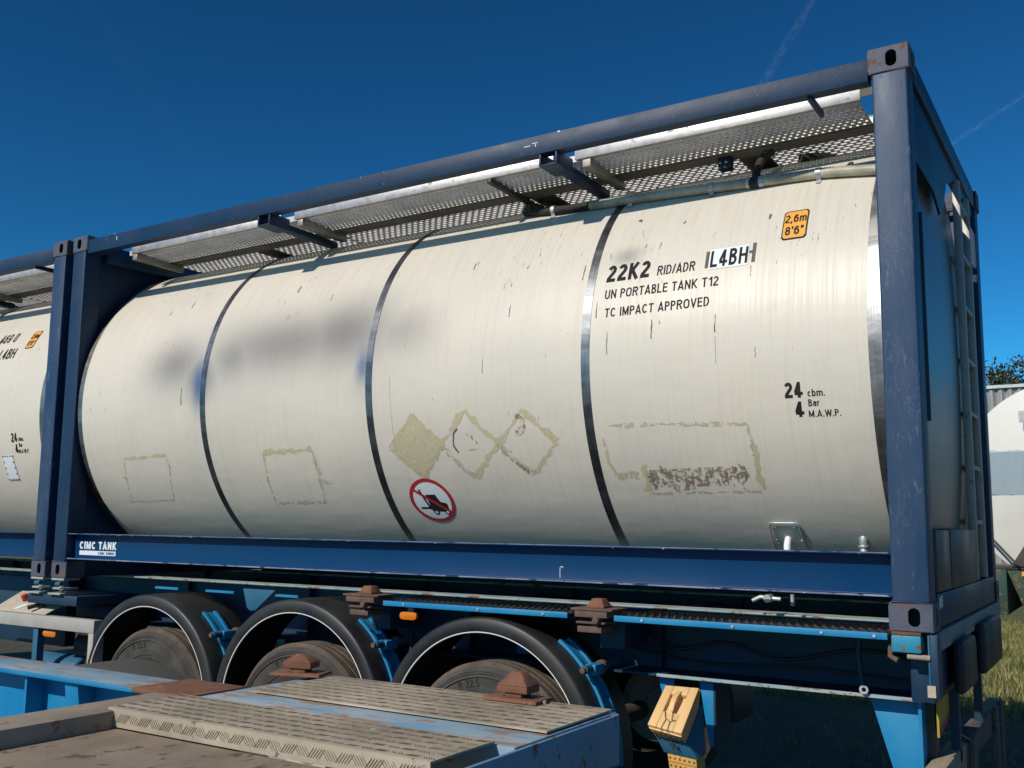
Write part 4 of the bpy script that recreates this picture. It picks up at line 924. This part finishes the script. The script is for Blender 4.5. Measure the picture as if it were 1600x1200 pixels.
for y in (.76, 1.6): T(MB().box(5.99, 6.03, y, y+.05, -.6595 if y < 1 else -.5995, -.3005), 'underrun_hanger', 'chassis dark blue')
T(MB().tube([(5.93, .5, -.49), (6.0, .9, -.55), (6.06, 1.0, -.6)], .002, 5), 'wire', 'galvanised')

# wheel chock in its holder
ch = thing('wheel_chock', 'cream plastic wheel chock tied with wire in its holder under the trailer rail', 'wheel chock', (4.92, -.05, -.55))
tl, trr, bl, br = (4.826, .10, -.335), (4.995, .10, -.333), (4.803, -.07, -.495), (4.972, -.07, -.518)
def chock_pt(s, t, d=0):     # s across, t down the sloping face, d depth away from the face
    a = Vector(tl).lerp(Vector(trr), s); b = Vector(bl).lerp(Vector(br), s); p = a.lerp(b, t); n = Vector((0, .62, -.78)); return p+n*d
def slab(s0, s1, t0, t1, d0, d1):
    return [chock_pt(s, t, d) for s in (s0, s1) for t in (t0, t1) for d in (d0, d1)], [(0, 1, 3, 2), (4, 6, 7, 5), (0, 4, 5, 1), (2, 3, 7, 6), (0, 2, 6, 4), (1, 5, 7, 3)]
m = MB()
for a in ((0, .26, 0, 1, 0, .03), (.74, 1, 0, 1, 0, .03), (.2601, .7399, 0, .2, 0, .03), (.2601, .7399, .62, 1, 0, .03)): m.add(*slab(*a))
chb = build(m, 'chock_face', 'yellow plastic', ch, bevel=.004)
m = MB()
for i in range(8):
    t0, t1 = .12+.55*i/8, .12+.55*(i+1)/8; h = lambda t: -.022*math.sin(math.pi*(t-.12)/.55)
    v = [chock_pt(s, t, d+h(t)) for s in (.42, .56) for t, d in ((t0, -.002), (t0, .012), (t1, -.002), (t1, .012))]
    m.add(v, [(0, 1, 3, 2), (4, 6, 7, 5), (0, 4, 5, 1), (2, 3, 7, 6), (0, 2, 6, 4), (1, 5, 7, 3)])
build(m, 'chock_handle', 'yellow plastic', ch, merge=True, bevel=0)
m = MB(); fl = Vector(bl); fr = Vector(br)
m.add([fl+Vector((.004, .006, -.018)), fr+Vector((-.004, .006, -.018)), (4.965, .0, -.572), (4.812, .0, -.56), (4.83, .13, -.345), (4.99, .13, -.345), (4.98, .13, -.45), (4.85, .13, -.45)], [(0, 1, 2, 3), (0, 4, 5, 1), (1, 5, 6, 2), (3, 2, 6, 7), (0, 3, 7, 4)])
build(m, 'chock_body', 'yellow plastic', ch, bevel=.003)
m = MB()
for i in range(6):
    for jz in range(2):
        p = (fl+Vector((.004, .006, -.018))).lerp(fr+Vector((-.004, .006, -.018)), (i+.5)/6); q = Vector((4.812, .0, -.56)).lerp(Vector((4.965, 0, -.572)), (i+.5)/6); c = p.lerp(q, .28+.4*jz); m.cyl(c+Vector((0, -.0015, 0)), c+Vector((0, .004, 0)), .0055, 8)
build(m, 'chock_holes', 'dark rust', ch)
wp = [chock_pt(.36, .6, -.004), chock_pt(.26, .52, -.006), chock_pt(.45, .52, -.01), chock_pt(.58, .66, -.008), chock_pt(.62, .8, -.006), chock_pt(.72, .78, -.006), chock_pt(.6, .84, -.006), chock_pt(.42, .78, -.006), chock_pt(.3, .56, -.006)]
m = MB().tube(wp, .0016, 6); m.tube([chock_pt(.45, .78, -.004), chock_pt(.42, .98, -.006), fl+Vector((.07, -.006, -.05)), (4.885, -.01, -.575), (4.90, -.012, -.61)], .0016, 6); m.tube([chock_pt(.58, .82, -.004), chock_pt(.6, 1.0, -.006), fl+Vector((.1, -.006, -.05)), (4.905, -.01, -.575), (4.92, -.012, -.62)], .0016, 6)
for i in range(5): m.tube([(4.885+.008*i, -.01, -.56-.006*i), (4.895+.008*i, -.02, -.57-.006*i), (4.90+.008*i, -.008, -.585-.006*i)], .0018, 6)
build(m, 'tie_wire', 'dark steel', ch, smooth=60)
m = MB().add([(4.815, .002, -.563), (4.968, .002, -.575), (5.018, .02, -.645), (4.848, .02, -.632), (4.84, .14, -.40), (4.997, .14, -.42), (5.01, .14, -.64), (4.87, .14, -.63)], [(0, 1, 2, 3), (1, 5, 6, 2), (3, 2, 6, 7), (0, 3, 7, 4), (4, 5, 1, 0)])
T(m, 'chock_holder', 'holder blue', bevel=.002)
ch2 = thing('wheel_chock', 'deep yellow wheel chock full of small square holes, hanging lower in the same holder', 'wheel chock', (4.95, .05, -.8))
ch['group'] = ch2['group'] = 'wheel chocks under the trailer'
m = MB().add([(4.862, .025, -.634), (5.005, .025, -.646), (5.03, .04, -.95), (4.90, .04, -.95), (4.88, .14, -.635), (5.0, .14, -.645), (5.03, .14, -.95), (4.92, .14, -.95)], [(0, 1, 2, 3), (1, 5, 6, 2), (3, 2, 6, 7), (0, 3, 7, 4), (4, 5, 1, 0)])
build(m, 'chock_body', 'deep yellow plastic', ch2, bevel=.003)
m = MB(); g = MB()
for i in range(6):
    for jz in range(9):
        a = Vector((4.862, .025, -.634)).lerp(Vector((5.005, .025, -.646)), (i+.5)/6); b = Vector((4.90, .04, -.95)).lerp(Vector((5.03, .04, -.95)), (i+.5)/6); c = a.lerp(b, (jz+.5)/9); m.cyl(c+Vector((0, -.002, 0)), c+Vector((0, .004, 0)), .0055, 8)
for jz in range(1, 9):
    a = Vector((4.862, .024, -.634)).lerp(Vector((4.90, .039, -.95)), jz/9); b = Vector((5.005, .024, -.646)).lerp(Vector((5.03, .039, -.95)), jz/9); g.tube([a, b], .0012, 5)
build(m, 'chock_holes', 'dark rust', ch2); build(g, 'chock_seams', 'dark rust', ch2)

# ---------------------------------------------------------------- trailer in the foreground
ft = thing('flatbed_trailer', 'weathered blue trailer in the foreground with tan chequer plates and two rusty twist locks', 'trailer', (3.5, -3.1, -Z0))
def F(mb, name, mat, par=None, **k): return build(mb, name, mat, par or ft, **k)
ZT = -.1
m = MB().box(-2.2, 4.1, -2.418, -2.238, ZT-.014, ZT); F(m, 'beam_flange', 'weathered beam top', bevel=.002)
F(MB().box(-2.2, 4.1, -2.427, -2.4183, ZT-.0145, ZT-.0005), 'flange_edge', 'chassis blue', bevel=.001)
m = MB().box(-2.2, 4.22, -2.335, -2.323, -.42, ZT-.0145); m.box(-2.2, 4.22, -2.41, -2.24, -.435, -.4205); F(m, 'beam_web', 'chassis blue')
for x in (.6, 1.4, 2.25, 2.9, 3.5): F(MB().box(x, x+.012, -2.405, -2.3355, -.42, ZT-.015), 'web_stiffener', 'chassis blue')
m = MB().add([(3.73, -2.41, ZT-.016), (3.80, -2.41, ZT-.016), (3.77, -2.345, -.42), (3.69, -2.345, -.42), (3.73, -2.3356, ZT-.016), (3.80, -2.3356, ZT-.016), (3.77, -2.3356, -.42), (3.69, -2.3356, -.42)], [(0, 3, 2, 1), (4, 5, 6, 7), (0, 1, 5, 4), (1, 2, 6, 5), (2, 3, 7, 6), (3, 0, 4, 7)])
F(m, 'web_gusset', 'chassis blue', bevel=.002)
F(MB().box(4.1005, 4.37, -2.43, -2.2, ZT-.012, ZT+.0015), 'node_plate', 'rust', bevel=.001)
# brown cross beam and lower deck
F(MB().box(4.215, 4.372, -4.0, -2.4305, -.22, ZT), 'cross_beam', 'brown beam', bevel=.008)
m = MB().box(4.373, 5.5, -4.2, -2.69, -.30, -.148); F(m, 'lower_deck', 'brown deck', bevel=.004)
# blue frame between the plates
F(MB().box(4.371, 5.505, -2.43, -1.87, -.2, ZT-.003), 'rear_frame_top', 'weathered beam top', bevel=.004)
def chequer(x0, x1, y0, y1, z, lip, name):
    m = MB().box(x0, x1, y0, y1, z, z+.005)
    if lip: m.box(x0, x1, y0-.004, y0+.0005, z-.045, z+.0045)
    nf = len(m.f)
    c = .043; nx, ny = int((x1-x0)/c), int((y1-y0)/c); cx_, cy_ = (x1-x0)/nx, (y1-y0)/ny
    def bar(p, d, nrm, w, l, h):
        d = Vector(d).normalized(); n = Vector(nrm); s = d.cross(n)
        q = [p+d*l*a+s*w*b for a, b in ((-1, 0), (-.6, 1), (.6, 1), (1, 0), (.6, -1), (-.6, -1))]; t = [v+n*h for v in [p+d*l*.8*a+s*w*.6*b for a, b in ((-1, 0), (-.6, 1), (.6, 1), (1, 0), (.6, -1), (-.6, -1))]]
        m.add(q+t, [(i, (i+1) % 6, 6+(i+1) % 6, 6+i) for i in range(6)]+[(6, 7, 8, 9, 10, 11)])
    for i in range(nx):
        for jj in range(ny):
            sg = 1 if (i+jj) % 2 else -1; pc = Vector((x0+(i+.5)*cx_, y0+(jj+.5)*cy_, z+.005))
            for k in range(5):
                o2 = (k-2)*.0068; bar(pc+Vector((o2, -sg*o2*.0, 0)), (sg*.75, 1, 0), (0, 0, 1), .0013, .0105, .0012)
    if lip:
        for i in range(nx):
            sg = 1 if i % 2 else -1; pc = Vector((x0+(i+.5)*cx_, y0-.004, z-.02))
            for k in range(5): bar(pc+Vector(((k-2)*.0086, 0, 0)), (sg*.8, 0, 1), (0, -1, 0), .0013 if sg > 0 else .0006, .0175, .0014)
    return F(m, name, 'chequer aluminium', smooth=0, mat2='dark tread bars', f2=nf)
chequer(4.345, 5.45, -2.69, -2.432, ZT+.001, True, 'chequer_plate')
chequer(4.46, 5.497, -2.262, -1.885, ZT+.0015, False, 'chequer_plate')
F(MB().box(5.5055, 5.52, -2.95, -1.9, -.24, ZT-.006), 'rear_skirt', 'rear frame blue', bevel=.006)
F(MB().cyl((5.502, -1.892, -.24), (5.502, -1.892, ZT-.006), .018, 18), 'rear_corner', 'rear frame blue', smooth=50)
F(MB().box(4.4, 5.49, -1.8845, -1.872, -.24, ZT-.006), 'side_skirt', 'rear frame blue')
m = MB(); P = rrect(-2.42, -2.335, -.205, -.17, .012, 32); m.prism(P, 'x', 5.5205, 5.523); F(m, 'red_label', 'decal red')
for xc, yc, r_ in ((4.36, -1.945, .3), (5.21, -1.925, .0)):
    # base plate then pyramid head, turned a little
    a = .085
    def rp(dx, dy, z): c, s = math.cos(r_), math.sin(r_); return (xc+dx*c-dy*s, yc+dx*s+dy*c, z)
    z = ZT+.0085
    def frus(w0, d0, z0, w1, d1, z1):
        v = [rp(sx*w0, sy*d0, z0) for sx, sy in ((-1, -1), (1, -1), (1, 1), (-1, 1))]+[rp(sx*w1, sy*d1, z1) for sx, sy in ((-1, -1), (1, -1), (1, 1), (-1, 1))]
        return v, [(3, 2, 1, 0), (4, 5, 6, 7), (0, 1, 5, 4), (1, 2, 6, 5), (2, 3, 7, 6), (3, 0, 4, 7)]
    o = F(MB().add(*frus(.092, .055, z, .09, .052, z+.01)), 'twist_lock', 'rust', bevel=.002)
    m = MB().add(*frus(.028, .03, z+.01, .028, .03, z+.028)); m.add(*frus(.052, .038, z+.024, .052, .038, z+.044)); m.add(*frus(.052, .038, z+.044, .016, .012, z+.068 if r_ else z+.082))
    F(m, 'lock_head', 'rust', o, bevel=.003)
F(MB().cyl((5.3, -1.93, ZT+.007), (5.3, -1.93, ZT+.016), .008, 8), 'bolt', 'galvanised')
# its far-side mudguards and wheels
for cx in (3.30, 1.85):
    cz = -.845
    F(MB().revolve([(-2.13, .655), (-2.14, .67), (-2.1, .70), (-1.76, .70), (-1.72, .67), (-1.73, .655)], 0, cz, 64, 'y', a0=0, a1=180, cx=cx), 'mudguard', 'dusty plastic', smooth=50)
    F(MB().revolve([(-2.1, .2), (-2.11, .46), (-2.08, .52), (-2.06, .53), (-1.80, .53), (-1.78, .52), (-1.75, .46), (-1.76, .2)], 0, -.80, 64, 'y', cx=cx), 'wheel', 'rubber', smooth=50)
    F(MB().revolve([(-4.1, .2), (-4.11, .46), (-4.06, .53), (-3.80, .53), (-3.75, .46), (-3.76, .2)], 0, -.80, 48, 'y', cx=cx), 'wheel', 'rubber', smooth=50)
    F(MB().cyl((cx, -4.0, -.8), (cx, -1.9, -.8), .06, 12), 'axle', 'dark steel')

# ---------------------------------------------------------------- ground and grass
gr = MB(); n = 60; sp = 900
def gx(i): u = (i/n-.5)*2; return math.copysign(abs(u)**3.2*sp, u)+4
gr.add([(gx(i), gx(k), -Z0) for i in range(n+1) for k in range(n+1)], [(i*(n+1)+k, (i+1)*(n+1)+k, (i+1)*(n+1)+k+1, i*(n+1)+k+1) for i in range(n) for k in range(n)])
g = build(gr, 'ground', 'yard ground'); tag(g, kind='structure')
rnd = random.Random(11); m = MB(); vs = []; fs = []
for i in range(52000):
    y = 3.2+14*rnd.random()**1.1; x = 3.2+y*.0+rnd.random()*(5.2+.1*y)-.0
    if (y < 6.2 and x < 7) and rnd.random() < .93: continue
    a = rnd.uniform(0, 6.28); h = rnd.uniform(.03, .12)*(1.3 if rnd.random() < .1 else 1); wd = rnd.uniform(.003, .007); c, s = math.cos(a), math.sin(a); lx, ly = rnd.uniform(-.6, .6)*h, rnd.uniform(-.6, .6)*h
    k = len(vs); vs += [(x-c*wd, y-s*wd, -Z0), (x+c*wd, y+s*wd, -Z0), (x+lx*.4+c*wd*.7, y+ly*.4+s*wd*.7, -Z0+h*.6), (x+lx*.4-c*wd*.7, y+ly*.4-s*wd*.7, -Z0+h*.6), (x+lx, y+ly, -Z0+h)]; fs += [(k, k+1, k+2, k+3), (k+3, k+2, k+4)]
m.add(vs, fs); g = build(m, 'grass', 'grass blades', origin=(5, 8, -Z0), smooth=0, double=True); tag(g, kind='stuff')

# ---------------------------------------------------------------- background: tank on a green trailer, box, trees
bt = thing('road_tank', 'white road tank with blue-grey band on dark green chassis at the right edge', 'tank trailer', (6.9, 10, -Z0))
def Bk(mb, name, mat, par=None, **k): return build(mb, name, mat, par or bt, **k)
RX, RZ, RR = 6.245, 1.017, 1.22
n = 96
def rib(i): return 1+.0
def disc_face(z0, z1, mat, name, y=9.0, jag=0.012):
    vs = []; fs = []; k = 60; xs = [RX-RR*1.0+2*RR*i/k for i in range(k+1)]
    rr = random.Random(int(z0*100)+900)
    for x in xs:
        hh = math.sqrt(max(0, RR*RR-(x-RX)**2)); a = max(-hh, min(hh, z0-RZ+rr.uniform(-jag, jag))); b = max(-hh, min(hh, z1-RZ+rr.uniform(-jag, jag)))
        d = .10*(1-((x-RX)/RR)**2)
        for t in (0, .5, 1): z = a+(b-a)*t; vs.append((x, y-.16*max(0, 1-((x-RX)**2+z*z)/RR**2)-.003, RZ+z))
    for i in range(k):
        for t in (0, 1): fs.append((i*3+t, (i+1)*3+t, (i+1)*3+t+1, i*3+t+1))
    return Bk(MB().add(vs, fs), name, mat, smooth=50, double=True)
disc_face(1.385, RZ+RR, 'white tank far', 'tank_head', jag=.0)
disc_face(.86, 1.40, 'blue grey band', 'tank_band')
disc_face(RZ-RR, .86, 'white tank far', 'tank_head', jag=.0)
Bk(MB().revolve([(0, 0)], 0, 0, 3) if False else MB().tube([(RX, 9.0, RZ), (RX, 15.0, RZ)], RR, 96), 'tank_body', 'white tank far', smooth=40)
Bk(MB().add([(5.55, 8.83, .02), (5.86, 8.83, .02), (5.74, 8.83, .33)], [(0, 1, 2)]), 'placard_ghost', 'grey cabinet', smooth=0)
Bk(MB().box(5.72, 5.98, 8.78, 8.8, 1.72, 1.86), 'tank_label', 'galvanised')
m = MB().box(5.15, 8.2, 8.85, 8.97, -.02, .04); Bk(m, 'frame_beam', 'grey cabinet', bevel=.005)
Bk(MB().tube([(5.3, 8.8, .42), (5.62, 8.78, .04)], .014, 8), 'brace', 'dark steel')
Bk(MB().box(5.35, 5.5, 8.8, 15, -.55, -.0205), 'chassis_beam', 'green chassis', bevel=.01)
Bk(MB().prism([(5.5, -.03), (8.1, -.03), (8.1, -.62), (5.72, -.62)], 'y', 8.86, 8.95), 'rear_panel', 'green chassis', bevel=.005)
Bk(MB().box(5.66, 5.76, 8.80, 8.84, -.09, -.04), 'number_tag', 'decal orange')
for x in (5.9, 7.6): Bk(MB().revolve([(9.6, .2), (9.59, .46), (9.63, .52), (9.9, .52), (9.94, .46), (9.93, .2)], 0, -.8, 48, 'y', cx=x) if False else MB().tube([(x-.15, 10.2, -.8), (x+.15, 10.2, -.8)], .52, 40), 'wheel', 'rubber', smooth=40, bevel=.03)
bx = thing('grey_trailer_box', 'grey corrugated box body with white drip streaks standing behind the road tank', 'box body', (5.5, 16.5, -Z0))
m = MB(); 
for i in range(40): x = 4.6+i*.16; m.prism([(x, 16.5), (x+.06, 16.44), (x+.1, 16.44), (x+.16, 16.5)], 'z', -.7, 3.14)
build(m, 'side_wall', 'grey cladding', bx); build(MB().box(4.6, 11, 16.501, 19, -.7, 3.14), 'box_body', 'grey cladding', bx, bevel=.02)
build(MB().box(4.58, 11.02, 16.4, 16.52, 3.141, 3.2), 'top_rail', 'galvanised', bx); build(MB().box(5, 11, 16.6, 18.9, -1.32, -.701), 'chassis', 'dark steel', bx)

rnd = random.Random(3)
def tree(x, y, h, wd, mat, lab, k):
    t = thing('broadleaf_tree', lab, 'tree', (x, y, -Z0), 'trees beyond the yard')
    m = MB(); m.tube([(x, y, -Z0), (x+.1, y, -Z0+h*.3), (x-.1, y+.1, -Z0+h*.55), (x, y, -Z0+h*.85)], [.3, .24, .16, .04], 10)
    for i in range(9):
        a = rnd.uniform(0, 6.28); z = -Z0+h*rnd.uniform(.25, .7); m.tube([(x, y, z), (x+math.cos(a)*wd*.35, y+math.sin(a)*wd*.35, z+h*.1), (x+math.cos(a)*wd*.7, y+math.sin(a)*wd*.7, z+h*.22)], [.09, .06, .02], 6)
    build(m, 'trunk', 'bark', t, smooth=60)
    vs = []; fs = []; cl = []
    for i in range(46):
        a = rnd.uniform(0, 6.28); b = rnd.uniform(-.6, 1); r = rnd.uniform(.35, 1); cl.append((x+math.cos(a)*wd*r*math.sqrt(max(0, 1-b*b*.8)), y+math.sin(a)*wd*r*math.sqrt(max(0, 1-b*b*.8)), -Z0+h*(.62+.34*b), rnd.uniform(.35, .8)))
    for (a, b, c, r) in cl:
        for i in range(150):
            d = Vector((rnd.gauss(0, 1), rnd.gauss(0, 1), rnd.gauss(0, 1))).normalized()*r*rnd.uniform(.5, 1.05); p = Vector((a, b, c))+d
            u = Vector((rnd.gauss(0, 1), rnd.gauss(0, 1), rnd.gauss(0, 1))).normalized(); v = u.orthogonal().normalized(); s = rnd.uniform(.05, .11)
            n = len(vs); vs += [tuple(p-u*s), tuple(p+v*s*.5), tuple(p+u*s), tuple(p-v*s*.5)]; fs.append((n, n+1, n+2, n+3))
    build(MB().add(vs, fs), 'crown', mat, t, smooth=0, double=True)
tree(3.6, 35, 7.6, 2.2, 'dark leaves', 'dark green tree seen just right of the ladder above the box roof', 0)
tree(5.9, 36, 7.7, 2.4, 'olive leaves', 'olive tree at the right edge above the box roof', 1)
tree(8.6, 38, 8.4, 2.4, 'dark leaves', 'dark tree standing outside the right edge behind the box body', 2)

# unseen tree belt added on the right to cut low sky fill, one mass
rnd = random.Random(21); vs = []; fs = []
for i in range(420):
    a = R_(rnd.uniform(-38, 78)); d = rnd.uniform(62, 80); cx_, cy_ = 6+d*math.cos(a), 2+d*math.sin(a); hh = rnd.uniform(4, 9)
    if cx_ < 22 and cy_ > 40: continue
    for k in range(110):
        b = Vector((rnd.gauss(0, 1), rnd.gauss(0, 1), rnd.gauss(0, 1))).normalized()*rnd.uniform(.6, 1.05); p = Vector((cx_+b.x*2.6, cy_+b.y*2.6, -Z0+hh*.5+b.z*hh*.5))
        u = Vector((rnd.gauss(0, 1), rnd.gauss(0, 1), rnd.gauss(0, 1))).normalized(); v = u.orthogonal().normalized(); q = rnd.uniform(.25, .55)
        n = len(vs); vs += [tuple(p-u*q), tuple(p+v*q*.6), tuple(p+u*q), tuple(p-v*q*.6)]; fs.append((n, n+1, n+2, n+3))
g = build(MB().add(vs, fs), 'added_wood', 'dark leaves', origin=(70, 20, -Z0), smooth=0, double=True); tag(g, kind='stuff')

# ---------------------------------------------------------------- contrails
def trail(d0, d1, dist, wd, lab):
    a, b = Vector(d0)*dist, Vector(d1)*dist; ax = (b-a).normalized(); s = ax.cross(Vector((0, 0, 1)).cross(ax)).normalized(); side = ax.cross(a.normalized()).normalized()
    vs = []; fs = []; uv = []; k = 24
    for i in range(k+1):
        p = a.lerp(b, i/k)
        for q in range(3): vs.append(tuple(p+side*wd*(q/2-.5))); uv.append((q/2, i/k))
    for i in range(k):
        for q in range(2): fs.append((i*3+q, i*3+q+1, i*3+q+4, i*3+q+3))
    m = MB().add(vs, fs); m.uv = uv
    o = build(m, 'contrail', 'ice vapour', smooth=0, double=True); tag(o, lab, 'contrail', 'faint contrails in the blue sky')
trail((-.2, .853, .486), (-.268, .8725, .405), 6000, 55, 'short wispy contrail above the right end of the top rail')
trail((-.746, .47, .475), (-.7177, .6192, .3184), 6000, 130, 'long faint contrail in the upper left of the sky')
trail((-.03, .925, .385), (-.13, .935, .335), 6000, 28, 'thin contrail at the right edge of the sky')
